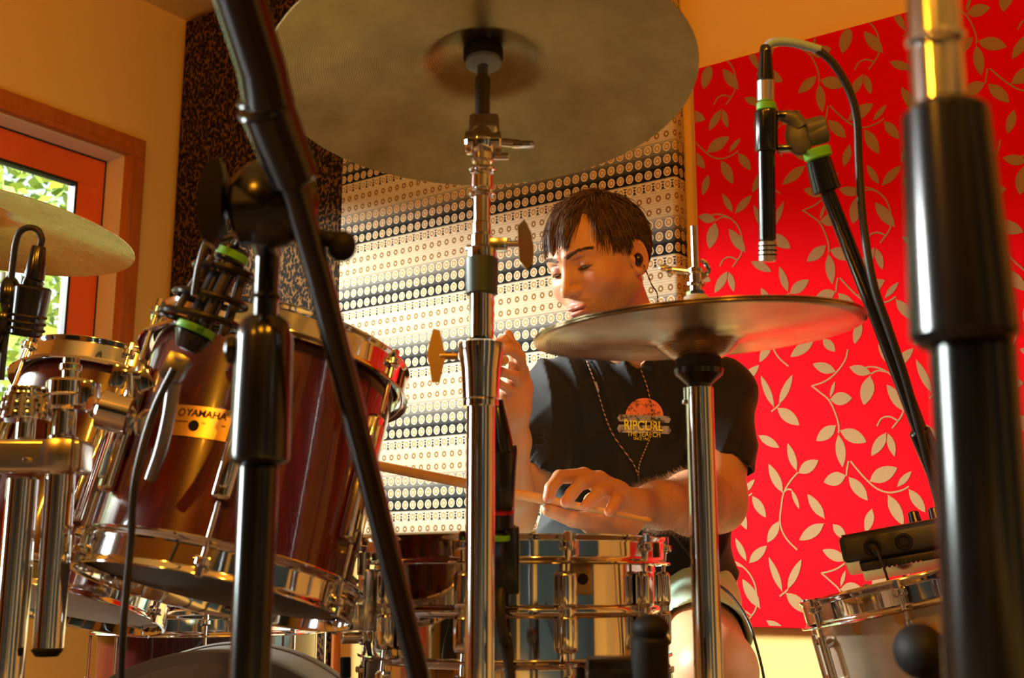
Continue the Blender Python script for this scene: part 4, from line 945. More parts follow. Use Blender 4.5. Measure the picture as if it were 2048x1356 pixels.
def npmesh(name,Vv,Ff,mats,parent,cols=None,label=None):
    base=worldloc(parent) if parent else V(0,0,0)
    me=bpy.data.meshes.new(name); Vl=(Vv-np.array(base)).astype(np.float32)
    me.vertices.add(len(Vl)); me.vertices.foreach_set('co',Vl.ravel())
    k=Ff.shape[1]; me.loops.add(len(Ff)*k); me.polygons.add(len(Ff)); me.loops.foreach_set('vertex_index',Ff.astype(np.int32).ravel())
    me.polygons.foreach_set('loop_start',np.arange(0,len(Ff)*k,k,dtype=np.int32)); me.polygons.foreach_set('loop_total',np.full(len(Ff),k,np.int32))
    me.polygons.foreach_set('use_smooth',np.ones(len(Ff),bool)); me.update(calc_edges=True); me.validate()
    if cols is not None:
        at=me.color_attributes.new('col','FLOAT_COLOR','POINT'); at.data.foreach_set('color',np.concatenate([cols,np.ones((len(cols),1))],1).astype(np.float32).ravel())
    me.materials.append(mats); o=bpy.data.objects.new(name,me); C.objects.link(o)
    if parent: o.parent=parent
    LOC[o.name]=base
    if label: o['label']=label
    return o
# ================================================= head pose
def rotm(y,p,r):
    cy,sy,cp,sp,cr,sr=math.cos(y),math.sin(y),math.cos(p),math.sin(p),math.cos(r),math.sin(r)
    return np.array([[cr,-sr,0],[sr,cr,0],[0,0,1]])@np.array([[cy,0,sy],[0,1,0],[-sy,0,cy]])@np.array([[1,0,0],[0,cp,-sp],[0,sp,cp]])
CW=np.array([list(RT),list(UPV),list(-FW)]).T      # camera axes -> world
HR=(CW@rotm(-.750,.02,.265)).astype(np.float32)      # head axes -> world (x his left, y up, z face)
HC=np.array(CAM)+CW@np.array([.1475,.1315,-2.043]); HC=HC.astype(np.float32)
def toloc(p): return (p-HC)@HR
def toworld(q): return HC+np.asarray(q,dtype=np.float32)@HR.T
def noise3(p,f,seed=0):
    r=np.random.RandomState(seed); o=np.zeros(len(p))
    for i in range(5):
        k=r.normal(size=3); k/=np.linalg.norm(k); k2=r.normal(size=3); o+=np.sin(p@(k*f*(1+.35*i))+r.rand()*6.28+1.3*np.sin(p@(k2*f*.6)+r.rand()*6))
    return o/5
EYE=((.0315,.004,.0655),(-.0315,.004,.0655))
def head_sdf(q):
    ax=np.abs(q[:,0]); qs=q.copy(); qs[:,0]=ax
    d=s_ell(q,(0,.032,-.018),(.0755,.086,.094))
    d=smin(d,s_ell(q,(0,-.012,.022),(.060,.080,.064)),.035)
    d=smin(d,s_cone(qs,(.050,-.055,-.004),(.014,-.100,.062),.020,.017),.030)
    d=smin(d,s_ell(q,(0,-.070,.056),(.034,.034,.030)),.022)      # muzzle
    d=smin(d,s_ell(q,(0,-.099,.070),(.019,.015,.016)),.014)      # chin
    d=smin(d,s_ell(qs,(.040,-.028,.050),(.024,.024,.024)),.020)  # cheekbone
    d=smin(d,s_cone(qs,(.010,.022,.079),(.046,.025,.058),.0085,.009),.016)
    d=smax(d,-s_ell(qs,(.030,.002,.094),(.020,.0125,.0195)),.016)   # socket
    d=smin(d,s_cone(q,(0,.012,.077),(0,-.030,.100),.0062,.0085),.012)
    d=smin(d,s_ball(q,(0,-.035,.1005),.0098),.007)
    d=smin(d,s_ell(qs,(.0125,-.037,.0885),(.0075,.0072,.0110)),.006)
    d=smax(d,-s_ell(qs,(.0068,-.0435,.0965),(.0034,.0028,.0050)),.003)
    d=smax(d,-s_ell(q,(0,-.051,.0955),(.0030,.008,.0040)),.005)      # philtrum
    lid=s_ball(qs,EYE[0],.0141)
    slit=s_ell(qs,(.0315,-.0026,.079),(.0120,.0026,.0080))
    d=smin(d,lid,.0045)
    d=smax(d,-s_ell(qs,(.0315,.0132,.0795),(.0140,.0010,.0036)),.003) # lid crease
    d=smax(d,-slit,.0012)
    # lips
    d=smin(d,s_ell(qs,(.0075,-.0640,.0868),(.0130,.0042,.0062)),.0045)
    d=smin(d,s_ell(q,(0,-.0735,.0858),(.0165,.0056,.0070)),.0045)
    d=smax(d,-s_ell(q,(0,-.0686,.0935),(.0240,.0010,.0110)),.0025)
    d=smax(d,-s_ell(q,(0,-.0835,.0855),(.016,.0045,.0050)),.008)
    # ears
    E=np.array([[.35,-.10,-.93],[.05,.99,-.10],[.93,0,.36]],dtype=np.float32).T
    ec=(.0800,-.010,-.014)
    ear=s_ell(qs,ec,(.0185,.0310,.0062),E)
    e2=s_ell(qs,np.array(ec)+np.array([.0040,.001,.0015]),(.0130,.0225,.0062),E)
    ear=smax(ear,-e2,.004)
    ear=smin(ear,s_ball(qs,(.0795,-.014,-.001),.0055),.005)
    ear=smin(ear,s_ball(qs,(.077,-.034,-.006),.0070),.006)
    d=smin(d,ear,.006)
    return d
# ================================================= skeleton
def W_(x,y,D): return np.array(P(x,y,D),dtype=np.float32)
NECK0=toworld((0,-.055,-.028)); NECK1=W_(1288,742,2.17)
SHR=W_(1112,790,2.16); SHL=W_(1446,788,2.17)
ELR=W_(1022,1030,2.06); WRR=W_(1030,815,1.875)
ELL=W_(1432,1004,1.99); WRL=W_(1262,1014,1.79)
HIPR=W_(1205,1200,2.2); HIPL=W_(1365,1200,2.2); KNR=W_(955,1392,1.86); KNL=W_(1432,1342,1.80)
PEL=W_(1285,1170,2.22)
def foot(k): return np.array([k[0],k[1]+.03,.09],dtype=np.float32)
FR=foot(KNR); FL=foot(KNL); FR[1]-=.02; FR[0]-=.06
# left hand on the stick
ST_A=W_(745,929,1.705); ST_B=W_(1302,1042,1.722)
LF=[([ (1168,951,1.738),(1119,954,1.706),(1102,976,1.684),(1097,995,1.677)],[.0114,.0102,.0092,.0084]),
    ([ (1200,958,1.740),(1161,967,1.702),(1143,988,1.690),(1132,1004,1.682)],[.0114,.0100,.0092,.0083]),
    ([ (1221,976,1.750),(1197,985,1.708),(1183,1000,1.694),(1171,1012,1.684)],[.0110,.0096,.0088,.0080]),
    ([ (1241,994,1.760),(1231,1001,1.722),(1225,1014,1.702),(1218,1024,1.690)],[.0104,.0088,.0080,.0072])]
LT=([(1236,1034,1.782),(1184,1044,1.748),(1146,1038,1.722),(1096,1021,1.708)],[.0205,.0150,.0118,.0092])
RF=[([(1036,722,1.870),(1030,694,1.826),(1010,680,1.806),(996,684,1.806)],[.0098,.0086,.0078,.0070]),
    ([(1043,744,1.872),(1040,712,1.822),(1018,699,1.800),(1000,700,1.800)],[.0098,.0086,.0078,.0070]),
    ([(1044,768,1.874),(1030,752,1.832),(1004,744,1.812),(990,740,1.812)],[.0095,.0080,.0072,.0066]),
    ([(1040,790,1.876),(1018,778,1.842),(996,766,1.824),(984,760,1.822)],[.0090,.0074,.0066,.0060])]
RTH=([(1014,790,1.862),(1032,745,1.850),(1030,706,1.846),(1016,670,1.838)],[.0150,.0120,.0100,.0080])
ST_C=W_(1009,720,1.750); ST_D=W_(966,738,2.12)
def hand(p,wr,fingers,thumb,heel):
    J=[[W_(*c) for c in f[0]] for f in fingers]
    d=None
    for k,(jj,f) in enumerate(zip(J,fingers)):
        e=s_cone(p,wr,jj[0],.0200 if k in (1,2) else .0175,.0120); d=e if d is None else smin(d,e,.010)
    cen=(J[1][0]+J[2][0])/2*.55+wr*.45; d=smin(d,s_ball(p,cen,.0190),.012)
    th=[W_(*c) for c in thumb[0]]; d=smin(d,s_cones(p,[wr*.6+th[0]*.4]+th[:2],[.018,thumb[1][0],thumb[1][1]],.008),.014)
    d=smin(d,s_cone(p,wr,np.array(heel),.020,.0175),.012)
    d=smin(d,s_cones(p,th[1:],thumb[1][1:],.004),.005)
    for jj,f in zip(J,fingers): 
        e=s_cones(p,jj,f[1],.003); d=smin(d,e,.004)
    return d
def arms(p,which):
    if which=='L':
        d=s_cones(p,[SHL,ELL],[.055,.048],.02)
        mid=ELL*.72+WRL*.28
        d=smin(d,s_cones(p,[ELL,mid,ELL*.3+WRL*.7,WRL],[.046,.0515,.0350,.0265],.02),.03)
        h_=hand(p,WRL,LF,LT,W_(1222,1040,1.775)); h_=smin(h_,s_cone(p,W_(1196,1036,1.768),W_(1244,1040,1.778),.0165,.0210),.012); h_=smin(h_,s_cone(p,W_(1184,1048,1.752),W_(1256,1050,1.780),.0150,.0205),.010); h_=smin(h_,s_cone(p,W_(1186,1004,1.768),W_(1232,1012,1.775),.0150,.0170),.010); d=smin(d,h_,.016)
    else:
        d=s_cones(p,[SHR,ELR],[.050,.040],.02)
        mid=ELR*.75+WRR*.25
        d=smin(d,s_cones(p,[ELR,mid,ELR*.3+WRR*.7,WRR],[.036,.035,.0255,.0225],.02),.03)
        d=smin(d,hand(p,WRR,RF,RTH,W_(1040,775,1.872)),.016)
    return d
TC=W_(1276,870,2.20); TB=W_(1268,1050,2.19)
def torso(p):
    d=s_ell(p,TC,(.160,.100,.19)); d=smin(d,s_ell(p,TB,(.150,.110,.18)),.06); d=smin(d,s_ell(p,PEL,(.155,.12,.12)),.06)
    d=smin(d,s_cone(p,SHR,SHL,.050,.050),.05); return d
def legs(p):
    d=s_cone(p,HIPL,KNL,.082,.060); d=smin(d,s_cone(p,HIPR,KNR,.082,.060),.02)
    for k,f in ((KNL,FL),(KNR,FR)):
        cal=k*.7+f*.3+np.array([0,.02,0],dtype=np.float32)
        d=smin(d,s_cones(p,[k,cal,f],[.056,.054,.036],.02),.03); d=smin(d,s_cone(p,f+npv((0,.03,-.045)),f+npv((0,-.17,-.055)),.036,.030),.03)
    return d
def body(p):
    q=toloc(p); d=head_sdf(q)
    neck=s_cones(p,[NECK0,NECK0*.5+NECK1*.5,NECK1],[.050,.052,.062],.02); d=smin(d,neck,.022)
    d=smin(d,torso(p),.05); d=np.minimum(d,arms(p,'L')); d=np.minimum(d,arms(p,'R')); d=smin(d,legs(p),.04)
    return d
def body_headneck(p):
    q=toloc(p); d=head_sdf(q); neck=s_cones(p,[NECK0,NECK0*.5+NECK1*.5,NECK1],[.050,.052,.062],.02); d=smin(d,neck,.022); return smin(d,torso(p),.05)
def body_armL(p): return smin(arms(p,'L'),torso(p),.03)
def body_armR(p): return smin(arms(p,'R'),torso(p),.03)
def bounds(pts,pad):
    a=np.array(pts); return a.min(0)-pad,a.max(0)+pad
pieces=[]
cors=[toworld((x,y,z)) for x in (-.095,.095) for y in (-.12,.13) for z in (-.12,.116)]
lo,hi=bounds(cors+[NECK1-npv((0,0,.02))],.006); lo[2]=NECK1[2]-.02
hm=.0016
pieces.append(mesh_sdf(body_headneck,lo,hi,hm))
ps=[W_(*c) for f in LF for c in f[0]]+[W_(*c) for c in LT[0]]
lo,hi=bounds(ps+[WRL,ELL,SHL*.5+ELL*.5],.060); pieces.append(mesh_sdf(body_armL,lo,hi,.0020))
ps=[W_(*c) for f in RF for c in f[0]]+[W_(*c) for c in RTH[0]]
lo,hi=bounds(ps+[WRR,ELR,SHR*.5+ELR*.5],.050); hi[1]=min(hi[1],ELR[1]+.09); pieces.append(mesh_sdf(body_armR,lo,hi,.0020))
lo,hi=bounds([SHR,SHL,PEL,KNL,KNR,FL,FR],.13); lo[2]=-.01; hi[2]=NECK1[2]+.03; 
def lower(p): return smin(smin(torso(p),legs(p),.04),s_cone(p,NECK1,NECK1+npv((0,0,.02)),.05,.045),.04)
pieces.append(mesh_sdf(lower,lo,hi,.0055))
Vs=[];Fs=[];o_=0
for v_,f_ in pieces: v_=relax(v_,f_,1,.4); Vs.append(v_);Fs.append(f_+o_);o_+=len(v_)
BV=np.concatenate(Vs);BF=np.concatenate(Fs)
# ---- skin colour: the person's own colouring
q=toloc(BV.astype(np.float32)).astype(np.float64)
skin=np.tile(np.array([.62,.32,.165]),(len(BV),1))
def blend(col,mask): 
    global skin; m=np.clip(mask,0,1)[:,None]; skin=skin*(1-m)+np.array(col)*m
def ell(c,r): return np.sqrt((((q-np.array(c))/np.array(r))**2).sum(1))
nz=np.random.RandomState(2).uniform(-1,1,len(BV))
inh=np.linalg.norm(q,axis=1)<.17
blend((.60,.26,.20),(1.2-np.minimum(ell((.042,-.030,.07),(.026,.022,.04)),ell((-.042,-.030,.07),(.026,.022,.04))))*.5*inh)
# beard shadow
qa=q.copy(); qa[:,0]=np.abs(qa[:,0])
beard=np.clip((-.047-q[:,1])*40+ (qa[:,0]-.03)*18,0,1)*np.clip((q[:,2]+.02)*30,0,1)*np.clip((.02-q[:,1])*40+0,0,1)*np.clip((-.02-q[:,1])*60+np.clip((qa[:,0]-.055)*80,0,3),0,1)*np.clip((q[:,1]+.125)*60,0,1)
mou=np.clip(1.3-ell((0,-.066,.09),(.030,.010,.03)),0,1)
blend((.26,.155,.10),np.clip(beard*(.78+.3*nz),0,.9)*inh)
must=np.clip(1.25-ell((0,-.0565,.09),(.027,.0052,.03)),0,1)*2; blend((.30,.17,.11),np.clip(must,0,.5)*inh)
lips=np.maximum(np.clip((1.12-ell((0,-.0640,.087),(.0205,.0048,.016)))*5,0,1),np.clip((1.12-ell((0,-.0735,.086),(.0185,.0062,.016)))*5,0,1))
blend((.50,.18,.13),lips*.85*inh)
for sx in (1,-1):
    e=np.sqrt(((q[:,0]-sx*.0315)/.013)**2+((q[:,1]+.0026)/.0020)**2); blend((.06,.03,.02),np.clip((1.25-e)*3,0,.9)*(q[:,2]>.05))
    e=np.sqrt(((q[:,0]-sx*.0315)/.017)**2+((q[:,1]-.010)/.011)**2); blend((.50,.27,.19),np.clip((1.1-e)*.8,0,.5)*(q[:,2]>.05))
blend((.70,.28,.20),np.clip(1.2-ell((.08,-.010,-.014),(.012,.034,.024)),0,1)*.5)
# finger tips and knuckles are redder
for f,_ in LF+RF:
    t_=W_(*f[3]); blend((.72,.30,.22),np.clip(1-np.linalg.norm(BV-t_,axis=1)/.018,0,1)*.7)
    t_=W_(*f[1]); blend((.68,.31,.22),np.clip(1-np.linalg.norm(BV-t_,axis=1)/.012,0,1)*.4)
skin*= (1+.03*nz)[:,None]
SKIN=mat('skin',(.7,.45,.35),.45,sub=.12,spec=.4); t=NT(SKIN); vc=t.N('ShaderNodeVertexColor'); vc.layer_name='col'; t.L(vc.outputs[0],t.b.inputs['Base Color']); t.bump(t.noise(t.coord(),900,3),.15,.0005)
pl_=(PEL[0],PEL[1],0)
PER=thing('person','seated drummer with short brown hair, black printed t-shirt and mint shorts, looking down','person',pl_)
bodyo=npmesh('body',BV,BF,SKIN,PER,skin)
# eyes
for sx in (1,-1):
    m=M(); m.ball(toworld((sx*.0315,.004,.0655)),.0127,24,16); m.mat(1)
    c=np.array([sx*.0315,.004,.0655]); d=np.array([0,-.62,.78]); m.ball(toworld(c+d*.0062),.0080,20,12); ob('eye',m,[mat('eye_white',(.75,.70,.64),.15),mat('brown_iris',(.045,.022,.012),.1)],PER)
# ---------------- hair
SC=np.array([0,.032,-.018]); SR_=np.array([.0770,.0865,.0945])
def hairlimit(p):
    x,y,z=p
    if z<-.045: return -.062
    if abs(x)>.060 and z<.022: return -.004 if z>-.002 else -.035 if z<-.030 else .016
    if abs(x)>.056: return .004
    if x>.034: return .090-max(0,(x-.040))*2.0
    return .031+.14*x
def cap(p):
    q_=toloc(p).astype(np.float64)
    d=s_ell(q_,SC,SR_+.003+.0)
    x,y,z=q_[:,0],q_[:,1],q_[:,2]; ax_=np.abs(x)
    # height of the hairline all round the head
    hl=np.where(z<-.035,-.055,np.where(z<.005,.012+(z*-.9),.020))
    front=np.clip((z-.012)/.03,0,1); hl=hl*(1-front)+front*(.086-ax_*.30*np.clip(ax_-.03,0,1)*20)
    d=smax(d,(hl-y)*.8,.006); 
    return d+noise3(q_*np.array([1,1,.35]),260,5)*.0012
cors=[toworld((x,y,z)) for x in (-.09,.09) for y in (-.08,.135) for z in (-.125,.095)]
lo,hi=bounds(cors,.002); cv_,cf_=mesh_sdf(cap,lo,hi,.0026)
HAIR=mat('brown_hair',(.030,.014,.007),.5,spec=.5); t=NT(HAIR)
t.L(t.ramp(t.noise(t.coord(),60,3),[(.3,(.055,.027,.012)),(.7,(.16,.088,.040))]),t.b.inputs['Base Color'])
rs=np.random.RandomState(11)
hv=[];hf=[];ho=0
hairm=M()
def strand_mesh(paths,r0,r1,name,parent,mt,label=None):
    vs=[];fs=[];o=0
    for pth in paths:
        p=np.array(pth); n=len(p)
        if n<3: continue
        tdir=p[-1]-p[0]; tdir/=np.linalg.norm(tdir)+1e-9; a=np.cross(tdir,[.3,.5,.8]); a/=np.linalg.norm(a)+1e-9; b=np.cross(tdir,a)
        rr=r0+(r1-r0)*np.linspace(0,1,n)**1.5
        for k in range(3): 
            vs.append(p+rr[:,None]*(a*math.cos(k*2.0944)+b*math.sin(k*2.0944)))
        i=np.arange(n-1)
        for k in range(3):
            k2=(k+1)%3; fs.append(np.stack([o+k*n+i,o+k*n+i+1,o+k2*n+i+1,o+k2*n+i],1))
        o+=3*n
    return npmesh(name,np.concatenate(vs),np.concatenate(fs),mt,parent,label=label)
paths=[]
NS=9000
clump=lambda p,s: math.sin(p[0]*170+s)+.6*math.sin(p[0]*390+p[2]*120+2*s)
for i in range(NS):
    d=rs.normal(size=3); d/=np.linalg.norm(d)
    if d[1]<-.35: continue
    p=SC+d*SR_
    lim=hairlimit(p)
    rooty=(.078-abs(p[0])*.25) if p[2]>.030 else (.020 if p[2]>.004 else lim+.006)
    if p[1]<rooty: continue
    L_=rs.uniform(.7,1.15)*( .075 if p[2]>-.02 else .045)
    if abs(p[0])>.058: L_*=.45
    st_=L_/9; path=[p.copy()]; lift=rs.uniform(.001,.009)+(.006 if rs.rand()<.04 else 0); fr_lim=None
    j=rs.normal(size=3)*.10; ok=True
    for s in range(9):
        n=(p-SC)/SR_**2; n/=np.linalg.norm(n)
        wx=min(1,max(0,(abs(n[0])-.45)/.35)); wb=1 if p[2]<-.050 else 0
        A=np.array([-.16,-1.0,1.0])*(1-wx)+np.array([0,-1,.10])*wx
        if wb: A=np.array([0,-1,-.6])
        A=A/np.linalg.norm(A)+j; A[0]+=.16*clump(p,0)
        t_=A-n*(A@n); t_/=np.linalg.norm(t_)+1e-9
        p=p+t_*st_
        # stay outside the scalp
        k=math.sqrt((((p-SC)/SR_)**2).sum()); h=1+ (.0035+lift*math.sin(min(1,(s+1)/6)*math.pi*.5))/.088
        if k<h or s<5: p=SC+(p-SC)/k*h
        lm=hairlimit(p)+(.006*math.sin(p[0]*230+1)+rs.normal()*.004 if p[0]<.034 and p[2]>.03 else rs.normal()*.004)
        if p[1]<lm: break
        path.append(p.copy())
    if len(path)>=4: paths.append(toworld(np.array(path)))
sv=strand_mesh(paths,.00085,.00025,'hair',PER,HAIR)
capo=npmesh('hair_base',relax(cv_,cf_,1),cf_,HAIR,sv)
# brows and lashes
br=[]
for sx in (1,-1):
    for i in range(320):
        u=rs.rand(); x=.009+u*.044; y=.0195+.0075*math.sin(u*2.3)+rs.normal()*.0020*(1-.5*u)
        # find surface depth
        zz=np.linspace(.10,.04,61); pp=np.stack([np.full(61,sx*x),np.full(61,y),zz],1).astype(np.float32); dd=head_sdf(pp); k=np.argmax(dd<.0); z=zz[k]+.0004
        dr=np.array([sx*.9,.30*(1-u*1.9),-.25])*.0065; p0=np.array([sx*x,y,z]); br.append(toworld(np.array([p0-dr*.3,p0+dr*.2+[0,0,.0008],p0+dr*.7])))
strand_mesh(br,.00026,.00010,'eyebrows',PER,HAIR)
la=[]
for sx in (1,-1):
    for i in range(46):
        u=(i/45-.5)*2; c=np.array([sx*.0315+u*.0105,-.0012,.0655+math.sqrt(max(0,.0146**2-(u*.0105)**2-.0055**2))]); dr=np.array([sx*u*.25+.15*sx,-.55,.8])*.0062
        la.append(toworld(np.array([c,c+dr*.5,c+dr+[0,.0012,0]])))
strand_mesh(la,.00030,.00012,'eyelashes',PER,HAIR)
# fine hair on the left forearm
fa=[]
for i in range(2800):
    t=rs.uniform(.10,.90); c=ELL*(1-t)+WRL*t; axd=(WRL-ELL)/np.linalg.norm(WRL-ELL); a=np.cross(axd,[0,0,1]); a/=np.linalg.norm(a); b=np.cross(axd,a); an=rs.rand()*6.28; d=a*math.cos(an)+b*math.sin(an)
    ts=np.linspace(.02,.07,40); pp=(c+ts[:,None]*d).astype(np.float32); dd=arms(pp,'L'); k=np.argmax(dd>0)
    if k==0: continue
    p0=pp[k]-d*.001; dr=(d*.6+axd*.5+rs.normal(size=3)*.3); dr/=np.linalg.norm(dr); L_=rs.uniform(.006,.012); fa.append(np.array([p0,p0+dr*L_*.5,p0+dr*L_+axd*L_*.3]))
AH=mat('fair_arm_hair',(.50,.30,.15),.5); strand_mesh(fa,.00012,.00006,'forearm_hair',PER,AH)
# ================================================= clothing
def fold(p):
    x,y,z=p[:,0],p[:,1],p[:,2]
    a=np.sin((x*1.0+z*.22)*62+1.6*np.sin(z*11+x*5)); b=np.sin((x*.75-z*.65)*48+1.5*np.sin(x*16+1)); c=np.sin((x*.3+z*1.0)*60+2*np.sin(x*13+y*9))
    wtop=1/(1+np.exp(-(z-(TC[2]-.02))*26)); wlow=1-wtop
    ridge=lambda s: 1-np.abs(s)**.8*1.6
    return .0062*ridge(a)*wtop*(x<TC[0]+.07)+.0050*ridge(b)*wlow+.0022*c*wlow+.0012*ridge(b)*wtop
SLR0,SLR1=W_(1108,790,2.16),W_(1070,955,2.10); SLL0,SLL1=W_(1444,790,2.16),W_(1440,925,2.06)
def shirt(p):
    d=s_ell(p,TC,(.172,.120,.200)); d=smin(d,s_ell(p,TB,(.176,.128,.20)),.06)
    d=smin(d,s_ell(p,W_(1275,1150,2.2),(.180,.132,.13)),.05)
    d=smin(d,s_cone(p,SHR,SHL,.061,.061),.05)
    d=smin(d,s_cone(p,NECK1+npv((0,.01,-.02)),SHR+npv((.03,0,.005)),.067,.060),.04); d=smin(d,s_cone(p,NECK1+npv((0,.01,-.02)),SHL+npv((-.03,0,.005)),.067,.060),.04)
    d=smin(d,s_cone(p,NECK1+npv((0,0,-.03)),NECK1*.62+NECK0*.38,.070,.060),.03)
    sr=s_cone(p,SLR0,SLR1,.062,.059); sl=s_cone(p,SLL0,SLL1+(SLL1-SLL0)*.3,.060,.064)
    nR=npv((-.35,-.25,-.90)); nR/=np.linalg.norm(nR); nL=npv((-.40,-.12,-.90)); nL/=np.linalg.norm(nL)
    cutR=(p-SLR1)@nR; cutL=(p-W_(1440,925,2.06))@nL
    sr=smax(sr,cutR,.003); sl=smax(sl,cutL,.003)
    f=fold(p)
    d=smin(d,sr,.018); d=smin(d,sl,.018); d=d-f
    # openings
    hol=s_cone(p,SLR0*.35+SLR1*.65,SLR1+(SLR1-SLR0)*.5,.053,.0545); d=smax(d,-hol,.003)
    hol=s_cone(p,SLL0*.40+SLL1*.60,SLL1+(SLL1-SLL0)*.6,.053,.0575); d=smax(d,-hol,.003)
    d=smax(d,-s_cone(p,NECK1+npv((0,0,-.02)),NECK1*.2+NECK0*.8,.053,.056),.004)
    zb=W_(1280,1158,2.07)[2]; d=smax(d,zb+.012*np.sin(p[:,0]*24)-p[:,2],.004)
    return d
lo,hi=bounds([SHR,SHL,TC,TB,PEL,SLL1],.0); lo-=np.array([.10,.16,.02]); hi+=np.array([.10,.14,.10])
sv_,sf_=mesh_sdf(shirt,lo,hi,.0036)
SHIRT=mat('black_cotton',(.010,.011,.012),.75,sheen=.14,spec=.3); t=NT(SHIRT); t.bump(t.noise(t.coord(),1400,2),.2,.0005)
shirto=npmesh('t_shirt',relax(sv_,sf_,2),sf_,SHIRT,PER,label='black cotton t-shirt with a printed chest')
def shorts(p):
    kl=HIPL*.34+KNL*.66; kr=HIPR*.28+KNR*.72
    d=s_cone(p,HIPL,kl,.098,.083); d=smin(d,s_cone(p,HIPR,kr,.098,.083),.03); d=smin(d,s_ell(p,PEL,(.168,.128,.115)),.05)
    dl=(KNL-HIPL)/np.linalg.norm(KNL-HIPL); dr=(KNR-HIPR)/np.linalg.norm(KNR-HIPR)
    side=p[:,0]>PEL[0]
    dl2=dl+npv((.0,0,-.25)); dl2/=np.linalg.norm(dl2)
    cut=np.where(side,(p-kl)@dl2,(p-kr)@dr); d=smax(d,cut,.003)
    d=d-.0035*np.sin(p[:,0]*70+p[:,2]*40+2*np.sin(p[:,1]*20))
    for k,h_ in ((kl,HIPL),(kr,HIPR)): d=smax(d,-s_cone(p,k*.6+h_*.4,k+(k-h_)*.5,.074,.079),.003)
    return smax(d,p[:,2]-(PEL[2]+.05),.01)
lo,hi=bounds([HIPL,HIPR,KNL,KNR,PEL],.12); gv,gf=mesh_sdf(shorts,lo,hi,.0042)
npmesh('shorts',relax(gv,gf,2),gf,mat('mint_cotton',(.50,.76,.60),.8,sheen=.2),PER,label='pale mint green shorts')
# ---------------- printed chest: projected on the cloth
from mathutils.bvhtree import BVHTree
bv=BVHTree.FromPolygons([Vector(v) for v in relax(sv_,sf_,2)],[tuple(f) for f in sf_])
PRC=V(*W_(1290,850,2.0)); 
def onshirt(x_px,y_px,h=.0012):
    r=ray(x_px,y_px).normalized(); loc,n,i,dist=bv.ray_cast(CAM,r)
    if loc is None: return P(x_px,y_px,2.05)
    return loc+n*h if n.dot(r)<0 else loc-n*h
def subdiv(vs,fs,maxl):
    bm=bmesh.new(); V2=[bm.verts.new(v) for v in vs]
    for f in fs:
        try: bm.faces.new([V2[i] for i in f])
        except ValueError: pass
    for _ in range(5):
        e=[e for e in bm.edges if e.calc_length()>maxl]
        if not e: break
        bmesh.ops.subdivide_edges(bm,edges=e,cuts=1); bmesh.ops.triangulate(bm,faces=bm.faces[:])
    bm.verts.index_update(); out=[v.co.copy() for v in bm.verts],[[v.index for v in f.verts] for f in bm.faces]; bm.free(); return out
def printed(name,vs,fs,mt,parent,h,maxl=5):
    vs,fs=subdiv(vs,fs,maxl); m=M(); m.add([onshirt(v.x,v.y,h) for v in vs],fs,True); return ob(name,m,mt,parent)
def ptext(txt,cx,cy,w,hgt,bold=True):
    vs,fs=text_mesh(txt,1,bold,extr=0); xs=[v.x for v in vs];ys=[v.y for v in vs]; x0,x1=min(xs),max(xs);y0,y1=min(ys),max(ys)
    return [V(cx+((v.x-x0)/(x1-x0)-.5)*w,cy-((v.y-y0)/(y1-y0)-.5)*hgt+((v.x-x0)/(x1-x0)-.5)*w*.05,0) for v in vs],fs
ORG=mat('orange_print',(.85,.22,.09),.7); t=NT(ORG); t.L(t.ramp(t.noise(t.coord(),70,5,.7),[(.40,(.30,.08,.04)),(.47,(.88,.24,.10))]),t.b.inputs['Base Color'])
GRY=mat('grey_print',(.20,.20,.22),.7); t=NT(GRY); t.L(t.ramp(t.noise(t.coord(),90,5,.7),[(.42,(.06,.06,.07)),(.5,(.36,.36,.40))]),t.b.inputs['Base Color'])
YEL=mat('yellow_print',(.85,.78,.04),.7)
pts=[V(1289+ 38*math.cos(a),832-36*math.sin(a),0) for a in np.linspace(0,math.pi,24)]
pr=printed('chest_print',pts,[list(range(24))],ORG,shirto,.0010)
pr['label']='half sun and lettering print on the chest'
g=[]
for y0,y1 in ((829,843),(849,865)):
    for xx in (0,): pass
    m_v=[V(1238,y0,0),V(1338,y0+3,0),V(1342,(y0+y1)/2+3,0),V(1338,y1+3,0),V(1238,y1,0),V(1234,(y0+y1)/2,0)]
    printed('grey_bar',m_v,[list(range(6))],GRY,shirto,.0014)
vs,fs=ptext('RIPCURL',1287,851,78,20); printed('lettering',vs,fs,YEL,shirto,.0022,4)
vs,fs=ptext('THE SEARCH',1287,868.5,66,10,False); printed('lettering',vs,fs,YEL,shirto,.0020,4)
vs,fs=ptext('SINCE 1969',1283,877.5,32,5.5,False); printed('lettering',vs,fs,YEL,shirto,.0018,4)
# tattoo-free; earphones with twisted cable
eb=toworld((.083,-.014,-.006)); EP=thing('earphones','black in-ear earphones with a thin twisted cable hanging over the black t-shirt','earphones',tuple(eb))
m=M(); m.ball(eb,(.0085,.0085,.0115)); e2=toworld((-.083,-.014,-.006)); ob('earbud',m,BLACK,EP)
m=M(); m.ball(e2,(.0075,.0075,.010)); ob('earbud',m,BLACK,EP)
TW=mat('twisted_tan_cable',(.16,.09,.045),.5); t=NT(TW); sp=t.N('ShaderNodeSeparateXYZ'); t.L(t.coord(),sp.inputs[0]); t.L(t.ramp(t.math('FRACT',t.math('MULTIPLY',t.math('ADD',sp.outputs[2],t.math('MULTIPLY',sp.outputs[0],.6)),150)),[(0,(.03,.02,.015)),(.45,(.03,.02,.015)),(.55,(.50,.30,.15)),(1,(.50,.30,.15))]),t.b.inputs['Base Color'])
def over(pts,h=.006): return [onshirt(x,y,h) for x,y in pts]
